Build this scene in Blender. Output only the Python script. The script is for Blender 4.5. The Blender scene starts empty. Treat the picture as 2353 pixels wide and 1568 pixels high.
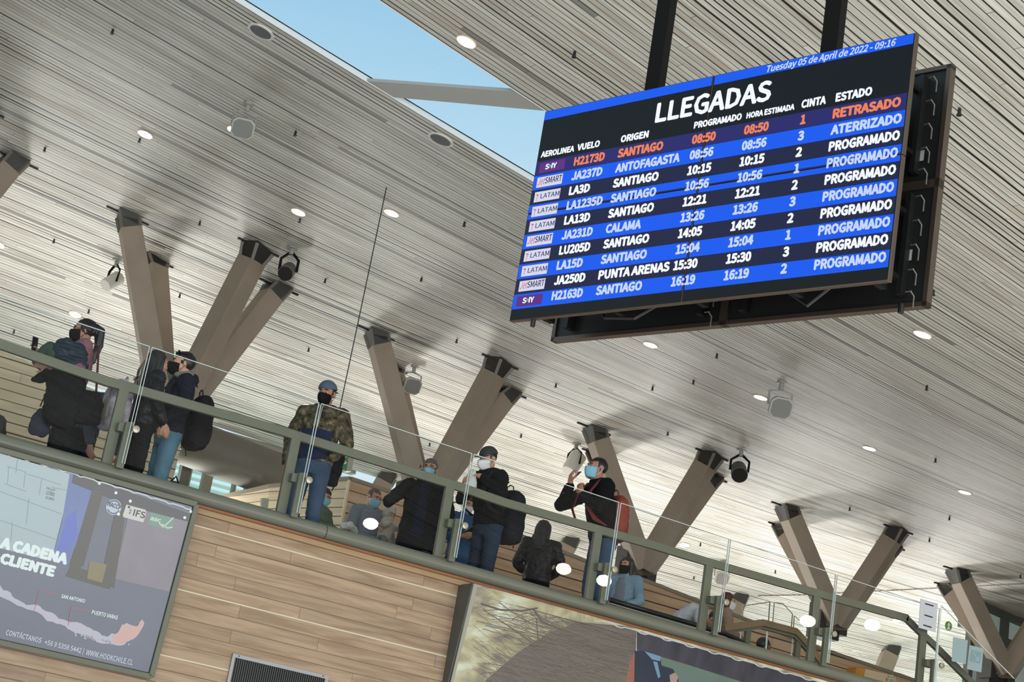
import bpy, bmesh, math, random
import numpy as np
from mathutils import Vector, Matrix, noise as mnoise

random.seed(7)
SC = bpy.context.scene
COL = SC.collection

# ------------------------------------------------------------------ camera
# world axes: X runs along the balcony (away to the right), Y into the upper floor, Z up
F_PX, PITCH, ROLL, YAW = 3900.0, math.radians(18.0), math.radians(9.5), math.radians(62.0)
CAM = np.array([0.0, 0.0, 1.6]); CX, CY = 1176.5, 784.0
FWD = np.array([math.cos(PITCH)*math.cos(YAW), math.cos(PITCH)*math.sin(YAW), math.sin(PITCH)])
R0 = np.cross(FWD, [0, 0, 1.0]); R0 /= np.linalg.norm(R0)
U0 = np.cross(R0, FWD)
RIGHT = math.cos(ROLL)*R0 + math.sin(ROLL)*U0
UP = -math.sin(ROLL)*R0 + math.cos(ROLL)*U0
cam_d = bpy.data.cameras.new('camera'); cam_o = bpy.data.objects.new('camera', cam_d)
COL.objects.link(cam_o)
cam_d.sensor_fit = 'HORIZONTAL'; cam_d.sensor_width = 36.0
cam_d.lens = F_PX/2353*36.0; cam_d.clip_start = 0.1; cam_d.clip_end = 500
cam_o.matrix_world = Matrix((
    (RIGHT[0], UP[0], -FWD[0], CAM[0]),
    (RIGHT[1], UP[1], -FWD[1], CAM[1]),
    (RIGHT[2], UP[2], -FWD[2], CAM[2]),
    (0, 0, 0, 1)))
SC.camera = cam_o
SC.view_settings.view_transform = 'Standard'
SC.view_settings.look = 'None'
SC.view_settings.gamma = 1.0
SC.view_settings.exposure = 0.0
SC.view_settings.use_curve_mapping = False

def lin(r, g, b):
    out = []
    for c in (r, g, b):
        c /= 255.0
        out.append(c/12.92 if c <= 0.04045 else ((c+0.055)/1.055)**2.4)
    return tuple(out)

# ------------------------------------------------------------------ sky
world = bpy.data.worlds.new('sky'); SC.world = world; world.use_nodes = True
wn = world.node_tree.nodes; wl = world.node_tree.links; wn.clear()
w_out = wn.new('ShaderNodeOutputWorld'); w_bg = wn.new('ShaderNodeBackground')
w_tc = wn.new('ShaderNodeTexCoord'); w_sep = wn.new('ShaderNodeSeparateXYZ')
w_rmp = wn.new('ShaderNodeValToRGB')
wl.new(w_tc.outputs['Generated'], w_sep.inputs[0])
wl.new(w_sep.outputs['Z'], w_rmp.inputs[0])
wl.new(w_rmp.outputs[0], w_bg.inputs[0]); wl.new(w_bg.outputs[0], w_out.inputs[0])
els = w_rmp.color_ramp.elements
els[0].position = 0.0; els[0].color = (0.18, 0.17, 0.15, 1)
els[1].position = 0.02; els[1].color = lin(225, 240, 245)+(1,)
for p_, c_ in ((0.35, lin(207, 234, 248)), (0.405, lin(186, 221, 240)), (0.47, lin(160, 206, 234)), (1.0, lin(120, 170, 215))):
    e = els.new(p_); e.color = c_+(1,)
w_bg.inputs[1].default_value = 1.0

def area_light(name, loc, aim, size, power, color=(1, 1, 1), size_y=None):
    d = bpy.data.lights.new(name, 'AREA'); d.energy = power; d.color = color
    d.size = size
    if size_y: d.shape = 'RECTANGLE'; d.size_y = size_y
    else: d.shape = 'DISK'
    o = bpy.data.objects.new(name, d); COL.objects.link(o)
    o.location = loc
    v = Vector(aim) - Vector(loc)
    o.rotation_euler = v.to_track_quat('-Z', 'Y').to_euler()
    return o
# daylight through the tall glazing behind the camera
area_light('daylight_front', (4.0, -13.0, 3.2), (9.0, 14.0, 6.5), 34.0, 4700, (0.95, 0.98, 1.0), 6.0)
# daylight through the glazing of the far facade, low under the roof
area_light('daylight_far', (14.0, 33.5, 5.2), (12.0, 17.0, 8.4), 30.0, 1300, (0.97, 1.0, 0.98), 2.5)
# unseen fill added near the lower floor to brighten the ceiling
area_light('ceiling_fill', (9.0, 5.5, 0.5), (9.0, 5.9, 9.0), 26.0, 620, (0.98, 0.98, 0.96), 5.0)
# up-lights standing behind the back wall that wash the timber roof
for k_ in range(-1, 8):
    area_light('roof_uplight', (7.0+3.767*k_, 23.4, 5.4), (6.8+3.767*k_, 20.4, 9.0), 0.6, 92, (1.0, 0.985, 0.95))

# second row, added further back to brighten the far slope of the roof
for k_ in range(0, 8):
    area_light('far_roof_fill', (6.5+3.767*k_, 26.6, 5.0), (7.5+3.767*k_, 25.6, 9.0), 0.8, 62, (1.0, 0.985, 0.95))

# ------------------------------------------------------------------ projecting helpers
def ray(x, y):
    return (FWD*F_PX + RIGHT*(x-CX) - UP*(y-CY))/F_PX
def onY(x, y, Y):
    d = ray(x, y); return CAM + d*(Y-CAM[1])/d[1]
def onZ(x, y, Z):
    d = ray(x, y); return CAM + d*(Z-CAM[2])/d[2]
def onP(x, y, p0, n):
    d = ray(x, y); return CAM + d*(np.dot(np.asarray(p0)-CAM, n)/np.dot(d, n))

# roof underside: a gently warped shell
ZP = [8.283552, -0.094128, 0.095627, 0.005573, 0.004289, -0.014959]
ZQ = (-0.000542, -0.000456, -0.000282)
def zc(X, Y):
    y0 = np.maximum(Y, 7.0)
    x = X-12.0; y = y0-18.0
    return ZP[0]+ZP[1]*x+ZP[2]*y+ZP[3]*x*y+ZP[4]*x*x+ZP[5]*y*y+ZQ[0]*y**3+ZQ[1]*x*y*y+ZQ[2]*x*x*y
TH, TH2 = -0.061328, -0.007738
def vOf(X, Y): return (Y-18+TH/TH2)*np.exp(-TH2*(X-12))-TH/TH2
def yOf(X, V): return (V+TH/TH2)*np.exp(TH2*(X-12))-TH/TH2+18
def hit(x, y):
    d = ray(x, y)
    ts = np.linspace(6, 60, 260)
    P = CAM+d*ts[:, None]
    g = P[:, 2]-zc(P[:, 0], P[:, 1])
    i = int(np.where(g > 0)[0][0])
    lo, hi = ts[i-1], ts[i]
    for _ in range(30):
        m = (lo+hi)/2; q = CAM+d*m
        if q[2] > zc(q[0], q[1]): hi = m
        else: lo = m
    return CAM+d*lo
def zt(X): return -0.0115*(X-7.0)

# ------------------------------------------------------------------ object helpers
def tag(o, label=None, cat=None, group=None, kind=None):
    if label: o['label'] = label
    if cat: o['category'] = cat
    if group: o['group'] = group
    if kind: o['kind'] = kind
    return o
ORG = {}
def org_of(o): return ORG.get(o.name, np.zeros(3))
def thing(name, label, cat, loc=(0, 0, 0), group=None, rz=0.0, local=False):
    o = bpy.data.objects.new(name, None); COL.objects.link(o)
    o.empty_display_size = 0.2
    o.location = tuple(float(v) for v in loc); o.rotation_euler = (0, 0, rz)
    ORG[o.name] = np.zeros(3) if local else np.array(loc, float)
    return tag(o, label, cat, group)
def link_mesh(name, me, mat=None, parent=None, smooth=False):
    if mat is not None:
        me.materials.clear(); me.materials.append(mat)
    o = bpy.data.objects.new(name, me); COL.objects.link(o)
    if parent is not None:
        o.parent = parent; ORG[o.name] = org_of(parent)
    if smooth:
        me.polygons.foreach_set('use_smooth', [True]*len(me.polygons))
    return o
def dup(root, loc, label=None, group=None, rz=None):
    r = root.copy(); COL.objects.link(r); r.location = tuple(float(v) for v in loc)
    if rz is not None: r.rotation_euler = (0, 0, rz)
    if label: r['label'] = label
    if group: r['group'] = group
    for ch in list(root.children):
        c = ch.copy(); COL.objects.link(c); c.parent = r
        for g in ch.children:
            d = g.copy(); COL.objects.link(d); d.parent = c
    return r

class MB:
    def __init__(s): s.v = []; s.f = []
    def add(s, vs, fs):
        b = len(s.v); s.v += [tuple(float(c) for c in p) for p in vs]
        s.f += [tuple(i+b for i in f) for f in fs]; return s
    def box(s, c, size, ax=None):
        c = np.asarray(c, float); h = np.asarray(size, float)/2
        A = np.eye(3) if ax is None else np.asarray(ax, float)   # rows: axes
        vs = [c+A[0]*h[0]*i+A[1]*h[1]*j+A[2]*h[2]*k for i in (-1, 1) for j in (-1, 1) for k in (-1, 1)]
        return s.add(vs, [(0, 1, 3, 2), (4, 6, 7, 5), (0, 4, 5, 1), (2, 3, 7, 6), (0, 2, 6, 4), (1, 5, 7, 3)])
    def prism(s, poly, ext):
        n = len(poly); P = [np.asarray(p, float) for p in poly]; e = np.asarray(ext, float)
        return s.add(P+[p+e for p in P], [tuple(range(n-1, -1, -1)), tuple(range(n, 2*n))]+[(i, (i+1) % n, n+(i+1) % n, n+i) for i in range(n)])
    def loft(s, rings, cap=True, closed=True):
        n = len(rings[0]); vs = [p for r in rings for p in r]; fs = []
        for a in range(len(rings)-1):
            for i in range(n if closed else n-1):
                j = (i+1) % n
                fs.append((a*n+i, a*n+j, (a+1)*n+j, (a+1)*n+i))
        if cap:
            fs.append(tuple(range(n-1, -1, -1))); fs.append(tuple(range((len(rings)-1)*n, len(rings)*n)))
        return s.add(vs, fs)
    def tube(s, pts, r, n=8, up=(0, 0, 1)):
        P = [np.asarray(p, float) for p in pts]; rr = r if isinstance(r, (list, tuple)) else [r]*len(P)
        rings = []
        for i, p in enumerate(P):
            t = P[min(i+1, len(P)-1)]-P[max(i-1, 0)]; t = t/np.linalg.norm(t)
            a = np.cross(t, up)
            if np.linalg.norm(a) < 1e-3: a = np.cross(t, (1, 0, 0.1))
            a /= np.linalg.norm(a); b = np.cross(a, t)
            rings.append([p+rr[i]*(a*math.cos(2*math.pi*k/n)+b*math.sin(2*math.pi*k/n)) for k in range(n)])
        return s.loft(rings)
    def bar(s, pts, w, h, up=(0, 0, 1)):
        # rectangular section swept along a polyline: w sideways, h along up
        P = [np.asarray(p, float) for p in pts]; rings = []
        for i, p in enumerate(P):
            t = P[min(i+1, len(P)-1)]-P[max(i-1, 0)]; t = t/np.linalg.norm(t)
            a = np.cross(t, up); a /= np.linalg.norm(a); b = np.cross(a, t)
            rings.append([p+a*w/2+b*h/2, p-a*w/2+b*h/2, p-a*w/2-b*h/2, p+a*w/2-b*h/2])
        return s.loft(rings)
    def ell(s, c, r, R=None, n=16, m=10):
        c = np.asarray(c, float); r = np.asarray(r, float)*np.ones(3)
        R = np.eye(3) if R is None else np.asarray(R)
        vs = [c+R@np.array([0, 0, r[2]])]
        for a in range(1, m):
            ph = math.pi*a/m
            for k in range(n):
                t = 2*math.pi*k/n
                vs.append(c+R@(r*np.array([math.sin(ph)*math.cos(t), math.sin(ph)*math.sin(t), math.cos(ph)])))
        vs.append(c+R@np.array([0, 0, -r[2]]))
        fs = [(0, 1+k, 1+(k+1) % n) for k in range(n)]
        for a in range(m-2):
            for k in range(n):
                b = 1+a*n; fs.append((b+k, b+n+k, b+n+(k+1) % n, b+(k+1) % n))
        b = 1+(m-2)*n; L = len(vs)-1
        fs += [(b+k, L, b+(k+1) % n) for k in range(n)]
        return s.add(vs, fs)
    def cyl(s, c, ax, r, h, n=24, r2=None):
        ax = np.asarray(ax, float); ax = ax/np.linalg.norm(ax); c = np.asarray(c, float)
        a = np.cross(ax, (0, 0, 1.0))
        if np.linalg.norm(a) < 1e-3: a = np.cross(ax, (1.0, 0, 0))
        a /= np.linalg.norm(a); b = np.cross(ax, a); r2 = r if r2 is None else r2
        rings = [[c+ax*hh+rr*(a*math.cos(2*math.pi*k/n)+b*math.sin(2*math.pi*k/n)) for k in range(n)] for hh, rr in ((-h/2, r), (h/2, r2))]
        return s.loft(rings)
    def limb(s, pts, rads, n=12):
        P = [np.asarray(p, float) for p in pts]
        for i in range(len(P)-1):
            if np.linalg.norm(P[i+1]-P[i]) > 1e-4: s.tube([P[i], P[i+1]], [rads[i], rads[i+1]], n)
        for p, r in zip(P, rads): s.ell(p, r, n=n, m=8)
        return s
    def mesh(s, name, off=None):
        me = bpy.data.meshes.new(name)
        vs = s.v if off is None else [(a-off[0], b-off[1], c-off[2]) for a, b, c in s.v]
        me.from_pydata(vs, [], s.f); me.update()
        bm = bmesh.new(); bm.from_mesh(me)
        bmesh.ops.recalc_face_normals(bm, faces=bm.faces); bm.to_mesh(me); bm.free()
        return me
    def build(s, name, mat, parent=None, smooth=False, bevel=0.0):
        off = org_of(parent) if parent is not None else None
        me = s.mesh(name, off)
        if bevel:
            bm = bmesh.new(); bm.from_mesh(me)
            ed = [e for e in bm.edges if len(e.link_faces) == 2 and e.calc_face_angle(0) > 0.6]
            bmesh.ops.bevel(bm, geom=ed, offset=bevel, segments=2, affect='EDGES', profile=0.5)
            bm.to_mesh(me); bm.free()
        return link_mesh(name, me, mat, parent, smooth)

# ------------------------------------------------------------------ materials
MATS = {}
def mat(name, col, rough=0.6, metal=0.0, noise=0.0, nscale=8.0, bump=0.0, bscale=30.0, emit=0.0, coat=0.0, spec=0.5, stretch=(1, 1, 1), col2=None, ecol=None):
    if name in MATS: return MATS[name]
    m = bpy.data.materials.new(name); m.use_nodes = True
    nt = m.node_tree; N = nt.nodes; L = nt.links; b = N['Principled BSDF']
    c = lin(*col); b.inputs['Base Color'].default_value = c+(1,)
    b.inputs['Roughness'].default_value = rough; b.inputs['Metallic'].default_value = metal
    b.inputs['Specular IOR Level'].default_value = spec
    if coat: b.inputs['Coat Weight'].default_value = coat
    if noise or bump:
        tc = N.new('ShaderNodeTexCoord'); mp = N.new('ShaderNodeMapping'); mp.inputs['Scale'].default_value = stretch
        L.new(tc.outputs['Object'], mp.inputs[0])
    if noise:
        nz = N.new('ShaderNodeTexNoise'); nz.inputs['Scale'].default_value = nscale; nz.inputs['Detail'].default_value = 5
        L.new(mp.outputs[0], nz.inputs['Vector'])
        rp = N.new('ShaderNodeValToRGB'); L.new(nz.outputs[0], rp.inputs[0])
        c2 = lin(*col2) if col2 else tuple(v*(1-noise) for v in c)
        rp.color_ramp.elements[0].position = 0.3; rp.color_ramp.elements[0].color = c2+(1,)
        rp.color_ramp.elements[1].position = 0.7; rp.color_ramp.elements[1].color = c+(1,)
        L.new(rp.outputs[0], b.inputs['Base Color'])
        if emit: L.new(rp.outputs[0], b.inputs['Emission Color'])
    if bump:
        nb = N.new('ShaderNodeTexNoise'); nb.inputs['Scale'].default_value = bscale; nb.inputs['Detail'].default_value = 3
        L.new(mp.outputs[0], nb.inputs['Vector'])
        bp = N.new('ShaderNodeBump'); bp.inputs['Strength'].default_value = bump; bp.inputs['Distance'].default_value = 0.02
        L.new(nb.outputs[0], bp.inputs['Height']); L.new(bp.outputs[0], b.inputs['Normal'])
    if emit:
        if not noise: b.inputs['Emission Color'].default_value = (lin(*ecol) if ecol else c)+(1,)
        b.inputs['Emission Strength'].default_value = emit
    MATS[name] = m
    return m

def glass_mat(name, tint=(0.985, 0.995, 0.99), refl=0.022, rough=0.0):
    m = bpy.data.materials.new(name); m.use_nodes = True
    N = m.node_tree.nodes; L = m.node_tree.links; N.clear()
    o = N.new('ShaderNodeOutputMaterial'); t = N.new('ShaderNodeBsdfTransparent'); g = N.new('ShaderNodeBsdfGlossy')
    t.inputs[0].default_value = tint+(1,); g.inputs['Roughness'].default_value = rough
    mx = N.new('ShaderNodeMixShader'); gm = N.new('ShaderNodeNewGeometry')
    ma = N.new('ShaderNodeMath'); ma.operation = 'MULTIPLY_ADD'; ma.inputs[1].default_value = -refl; ma.inputs[2].default_value = refl
    L.new(gm.outputs['Backfacing'], ma.inputs[0]); L.new(ma.outputs[0], mx.inputs[0])
    L.new(t.outputs[0], mx.inputs[1]); L.new(g.outputs[0], mx.inputs[2]); L.new(mx.outputs[0], o.inputs[0])
    MATS[name] = m
    return m

def board_mat(name, base, dark, pitch, axis_u, axis_v, off=0.0, gap=0.05, gapcol=(40, 30, 22), seg=2.4, grain=1.0, uv=False, rough=0.6, stripe=0, stripecol=(205, 200, 175), tintvar=0.25, brown=None, band=0.0, wild=False):
    """timber boards: v counts boards, u runs along them; each board gets its own tone, ends and grain"""
    m = bpy.data.materials.new(name); m.use_nodes = True
    nt = m.node_tree; N = nt.nodes; L = nt.links; b = N['Principled BSDF']
    b.inputs['Roughness'].default_value = rough
    def math_(op, a, c=None, **k):
        n = N.new('ShaderNodeMath'); n.operation = op
        for i, x in enumerate((a, c)):
            if x is None: continue
            if isinstance(x, (int, float)): n.inputs[i].default_value = x
            else: L.new(x, n.inputs[i])
        return n.outputs[0]
    if uv:
        tc = N.new('ShaderNodeUVMap'); tc.uv_map = 'UVMap'; sp = N.new('ShaderNodeSeparateXYZ'); L.new(tc.outputs[0], sp.inputs[0])
    else:
        tc = N.new('ShaderNodeTexCoord'); sp = N.new('ShaderNodeSeparateXYZ'); L.new(tc.outputs['Object'], sp.inputs[0])
    u = sp.outputs[axis_u]; v = sp.outputs[axis_v]
    if not uv:  # boards follow the slight fall of the balcony
        v = math_('ADD', v, math_('MULTIPLY', u, 0.0115))
    vv = math_('DIVIDE', math_('ADD', v, 100+off), pitch)
    idn = math_('FLOOR', vv); fr = math_('FRACT', vv)
    wn1 = N.new('ShaderNodeTexWhiteNoise'); wn1.noise_dimensions = '1D'; L.new(idn, wn1.inputs['W'])
    us = math_('ADD', math_('DIVIDE', u, seg), math_('MULTIPLY', wn1.outputs['Value'], 7.3))
    sid = math_('FLOOR', us); sfr = math_('FRACT', us)
    cmb = N.new('ShaderNodeCombineXYZ'); L.new(idn, cmb.inputs[0]); L.new(sid, cmb.inputs[1])
    wn2 = N.new('ShaderNodeTexWhiteNoise'); wn2.noise_dimensions = '2D'; L.new(cmb.outputs[0], wn2.inputs['Vector'])
    gv = N.new('ShaderNodeCombineXYZ')
    L.new(math_('MULTIPLY', u, 1.1*grain), gv.inputs[0]); L.new(math_('MULTIPLY', v, 1.0/pitch*1.6*grain), gv.inputs[1]); L.new(math_('MULTIPLY', wn2.outputs['Value'], 40.0), gv.inputs[2])
    nz = N.new('ShaderNodeTexNoise'); nz.inputs['Scale'].default_value = 1.6; nz.inputs['Detail'].default_value = 4; nz.inputs['Distortion'].default_value = 0.8
    L.new(gv.outputs[0], nz.inputs['Vector'])
    rp = N.new('ShaderNodeValToRGB'); L.new(nz.outputs[0], rp.inputs[0])
    rp.color_ramp.elements[0].position = 0.36; rp.color_ramp.elements[0].color = lin(*dark)+(1,)
    rp.color_ramp.elements[1].position = 0.62; rp.color_ramp.elements[1].color = lin(*base)+(1,)
    mulv = math_('ADD', math_('MULTIPLY', wn2.outputs['Value'], tintvar), 1.0-tintvar*0.6)
    mx = N.new('ShaderNodeMixRGB'); mx.blend_type = 'MULTIPLY'; mx.inputs[0].default_value = 1
    L.new(rp.outputs[0], mx.inputs[1]); cm = N.new('ShaderNodeCombineXYZ')
    for i in range(3): L.new(mulv, cm.inputs[i])
    L.new(cm.outputs[0], mx.inputs[2]); colr = mx.outputs[0]
    if brown:
        pz = N.new('ShaderNodeTexNoise'); pz.inputs['Scale'].default_value = 1.0; pz.inputs['Detail'].default_value = 2
        pv = N.new('ShaderNodeCombineXYZ'); L.new(math_('MULTIPLY', u, 0.35), pv.inputs[0]); L.new(math_('MULTIPLY', v, 2.2), pv.inputs[1]); L.new(pv.outputs[0], pz.inputs['Vector'])
        mz = N.new('ShaderNodeMixRGB'); mz.blend_type = 'MIX'; mz.inputs[2].default_value = lin(*brown)+(1,)
        L.new(math_('MULTIPLY', math_('GREATER_THAN', math_('ADD', pz.outputs[0], math_('MULTIPLY', wn2.outputs['Value'], 0.22)), 0.72), 0.55), mz.inputs[0])
        L.new(colr, mz.inputs[1]); colr = mz.outputs[0]
    gvar = math_('ADD', math_('MULTIPLY', wn1.outputs['Value'], gap*0.9), gap*0.55)
    if wild: gvar = math_('ADD', math_('MULTIPLY', math_('POWER', wn1.outputs['Value'], 4.0), gap*1.9), gap*0.62)
    if band:      # now and then a recessed, darker slat
        wn3 = N.new('ShaderNodeTexWhiteNoise'); wn3.noise_dimensions = '2D'; cb = N.new('ShaderNodeCombineXYZ'); L.new(idn, cb.inputs[0]); L.new(math_('FLOOR', math_('DIVIDE', us, 1.7)), cb.inputs[1]); L.new(cb.outputs[0], wn3.inputs['Vector'])
        mb_ = N.new('ShaderNodeMixRGB'); mb_.blend_type = 'MULTIPLY'; mb_.inputs[2].default_value = (0.42, 0.42, 0.42, 1)
        L.new(math_('LESS_THAN', wn3.outputs['Value'], band), mb_.inputs[0]); L.new(colr, mb_.inputs[1]); colr = mb_.outputs[0]
    g1 = math_('LESS_THAN', fr, gvar)
    g2 = math_('LESS_THAN', sfr, 0.006/seg)
    gg = math_('MAXIMUM', g1, math_('MULTIPLY', g2, 0.6))
    m2 = N.new('ShaderNodeMixRGB'); m2.inputs[2].default_value = lin(*gapcol)+(1,)
    L.new(gg, m2.inputs[0]); L.new(colr, m2.inputs[1]); colr = m2.outputs[0]
    if stripe:
        k5 = math_('MODULO', idn, float(stripe))
        on = math_('MULTIPLY', math_('LESS_THAN', k5, 0.5), math_('LESS_THAN', fr, 0.09))
        m3 = N.new('ShaderNodeMixRGB'); m3.inputs[2].default_value = lin(*stripecol)+(1,)
        L.new(on, m3.inputs[0]); L.new(colr, m3.inputs[1]); colr = m3.outputs[0]
    L.new(colr, b.inputs['Base Color'])
    bp = N.new('ShaderNodeBump'); bp.inputs['Strength'].default_value = 0.5; bp.inputs['Distance'].default_value = 0.01
    L.new(math_('SUBTRACT', 1.0, gg), bp.inputs['Height']); L.new(bp.outputs[0], b.inputs['Normal'])
    MATS[name] = m
    return m

STEEL = mat('olive_grey_paint', (104, 105, 88), 0.5, noise=0.1, nscale=5)
STEEL_D = mat('dark_grey_paint', (84, 86, 80), 0.5)
BLACK = mat('black_plastic', (12, 12, 13), 0.45)
BLACKM = mat('black_metal', (13, 12, 11), 0.6, spec=0.15)
WHITE = mat('white_paint', (225, 225, 220), 0.6)
GLASS = glass_mat('clear_glass')
GLASSEDGE = mat('polished_glass_edge', (215, 225, 220), 0.3)
PALEW = mat('pale_wood_strip', (172, 142, 104), 0.55, noise=0.25, nscale=3, stretch=(0.5, 8, 8))
ORANGEW = mat('orange_wood_strip', (150, 92, 52), 0.55, noise=0.3, nscale=3, stretch=(0.5, 8, 8))
BEAMW = mat('laminated_timber', (150, 135, 119), 0.65, noise=0.18, nscale=2.0, bump=0.15, bscale=20)
IRON = mat('dark_steel', (52, 50, 46), 0.5, 0.3)
LAMP = mat('lit_lamp', (255, 250, 238), 0.5, emit=14.0)
LAMPRING = mat('lamp_ring', (225, 200, 180), 0.5)
GREYP = mat('grey_plastic', (150, 150, 142), 0.5)
GREYD = mat('grey_grille', (88, 90, 92), 0.6, bump=0.4, bscale=200)

# ================================================================== SETTING
ROOFW = board_mat('roof_slats', (226, 224, 214), (192, 188, 176), 0.0749, 0, 1, gap=0.17, gapcol=(26, 24, 21), band=0.025, wild=True, seg=3.4, grain=0.8, uv=True, rough=0.55, tintvar=0.17, brown=(176, 164, 148))
V_A, V_B = -4.31, -5.84          # skylight edges, counted across the slats
SKY_END = 9.6
def roof_strip(v0, v1, x0, x1, nx, nv, mb, uvs):
    b = len(mb.v)
    for i in range(nx+1):
        X = x0+(x1-x0)*i/nx
        for j in range(nv+1):
            V = v0+(v1-v0)*j/nv; Y = yOf(X, V)
            mb.v.append((X, float(Y), float(zc(X, Y)))); uvs.append((X, V+60))
    for i in range(nx):
        for j in range(nv):
            a = b+i*(nv+1)+j
            mb.f.append((a, a+1, a+nv+2, a+nv+1))
mb = MB(); uvs = []
roof_strip(V_A, 7.6, -3, 36, 60, 32, mb, uvs)
roof_strip(7.6, 11.0, 13.0, 36, 40, 8, mb, uvs)
roof_strip(-26.0, V_B, -3, 36, 60, 40, mb, uvs)
roof_strip(V_B, V_A, SKY_END, 36, 40, 4, mb, uvs)
me = bpy.data.meshes.new('ceiling'); me.from_pydata(mb.v, [], mb.f); me.update()
uvl = me.uv_layers.new(name='UVMap')
for lp in me.loops: uvl.data[lp.index].uv = uvs[lp.vertex_index]
ceil = link_mesh('ceiling', me, ROOFW, None, True)
tag(ceil, kind='structure')
# outer roof skin above the slats (keeps daylight out except at the skylight)
def skin(v0, v1, x0, x1, nx, nv, dz, mb):
    rings = []
    for i in range(nx+1):
        X = x0+(x1-x0)*i/nx
        rings.append([(X, float(yOf(X, v0+(v1-v0)*j/nv)), float(zc(X, yOf(X, v0+(v1-v0)*j/nv)))+dz) for j in range(nv+1)])
    mb.loft(rings, cap=False, closed=False)
mb = MB()
skin(V_A, 7.6, -3, 36, 30, 20, 0.06, mb); skin(7.6, 11.0, 13.0, 36, 24, 6, 0.06, mb); skin(-26.0, V_B, -3, 36, 30, 20, 0.06, mb); skin(V_B, V_A, SKY_END, 36, 20, 2, 0.06, mb)
tag(mb.build('trim_1', mat('roof_deck', (120, 118, 112), 0.8)), kind='structure')
# reveals of the skylight
REV = mat('white_reveal', (214, 214, 210), 0.6)
mb = MB()
for V in (V_A, V_B):
    lo = [(X, float(yOf(X, V)), float(zc(X, yOf(X, V)))-0.012) for X in np.linspace(-3, SKY_END, 30)]
    hi = [(a, b, c+0.06) for a, b, c in lo]
    mb.loft([lo, hi], cap=False, closed=False)
lo = [(SKY_END, float(yOf(SKY_END, V)), float(zc(SKY_END, yOf(SKY_END, V)))) for V in (V_B, V_A)]
mb.loft([lo, [(a, b, c+0.05) for a, b, c in lo]], cap=False, closed=False)
tag(mb.build('trim_2', REV), kind='structure')
# skylight glazing and its cross beam
mb = MB()
def roofpt(X, V, dz=0.0):
    Y = float(yOf(X, V)); return (X, Y, float(zc(X, Y))+dz)
for xa, xb in ((-3, 3.35), (3.37, 5.6), (5.62, SKY_END)):
    n = 8
    mb.loft([[roofpt(xa+(xb-xa)*i/n, V_A, 0.035), roofpt(xa+(xb-xa)*i/n, V_B, 0.035)] for i in range(n+1)], cap=False, closed=False)
SKYGLASS = glass_mat('skylight_glass', (0.97, 0.985, 1.0), 0.03)
tag(mb.build('window_1', SKYGLASS), kind='structure')
mb = MB()
a0, a1, b0, b1 = roofpt(5.36, V_A), roofpt(5.66, V_A), roofpt(6.16, V_B), roofpt(6.48, V_B)
mb.prism([a0, a1, b1, b0], (0, 0, 0.03))
tag(mb.build('trim_3', mat('beam_grey', (176, 176, 172), 0.6)), kind='structure')

# ---- floors
FLOOR = mat('floor_stone', (205, 200, 190), 0.35, noise=0.1, nscale=2)
mb = MB(); mb.box((15, 12, -0.1), (60, 66, 0.2)); tag(mb.build('floor', FLOOR), kind='structure')
FL = 4.40
mb = MB()
for x0, x1, y0, y1 in ((-6, 14.6, 15.02, 34), (14.6, 20.5, 15.02, 16.9), (14.6, 20.5, 20.2, 34), (20.5, 36, 15.02, 34)):
    mb.box(((x0+x1)/2, (y0+y1)/2, FL-0.2), (x1-x0, y1-y0, 0.4))
tag(mb.build('trim_4', mat('upper_floor', (140, 134, 124), 0.5)), kind='structure')

# ---- front wall below the balcony: pale timber boards with a light joint every few boards
def zslope_box(mb, x0, x1, y0, y1, z0, z1):
    P = []
    for X in (x0, x1):
        t = zt(X)
        P.append([(X, y0, z0+t), (X, y1, z0+t), (X, y1, z1+t), (X, y0, z1+t)])
    mb.loft(P)
WALLW = board_mat('wall_boards', (174, 147, 119), (146, 119, 93), 0.1215, 0, 2, off=0.046, gap=0.045, gapcol=(96, 72, 52), seg=2.1, grain=0.75, rough=0.55, stripe=5, stripecol=(214, 206, 180), tintvar=0.16)
mb = MB(); zslope_box(mb, -6, 36, 15.0, 15.12, -0.2, 4.5)
tag(mb.build('wall_front', WALLW), kind='structure')
# rounded kerb along the balcony edge with a joint, wooden strips beneath
KERB = mat('kerb_grey_green', (116, 117, 102), 0.45, noise=0.12, nscale=3, stretch=(0.4, 3, 3))
def kerb(x0, x1):
    prof = [(15.16, 4.56), (15.16, 4.70)]
    for a in range(0, 11):
        t = math.pi/2+math.pi*a/10
        prof.append((14.985+0.085*math.cos(t), 4.627+0.073*math.sin(t)))
    prof.append((14.985, 4.56))
    mb = MB(); mb.loft([[(X, y, z+zt(X)) for y, z in prof] for X in (x0, x1)])
    return mb
for i, (x0, x1) in enumerate(((-6, 6.283), (6.29, 13.25), (13.257, 36))):
    tag(kerb(x0, x1).build('trim_%d' % (5+i), KERB, None, False), kind='structure')
mb = MB(); zslope_box(mb, -6, 36, 14.93, 15.02, 4.528, 4.552); tag(mb.build('trim_8', ORANGEW), kind='structure')
mb = MB(); zslope_box(mb, -6, 36, 14.95, 15.02, 4.475, 4.526); tag(mb.build('trim_9', PALEW), kind='structure')

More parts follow.
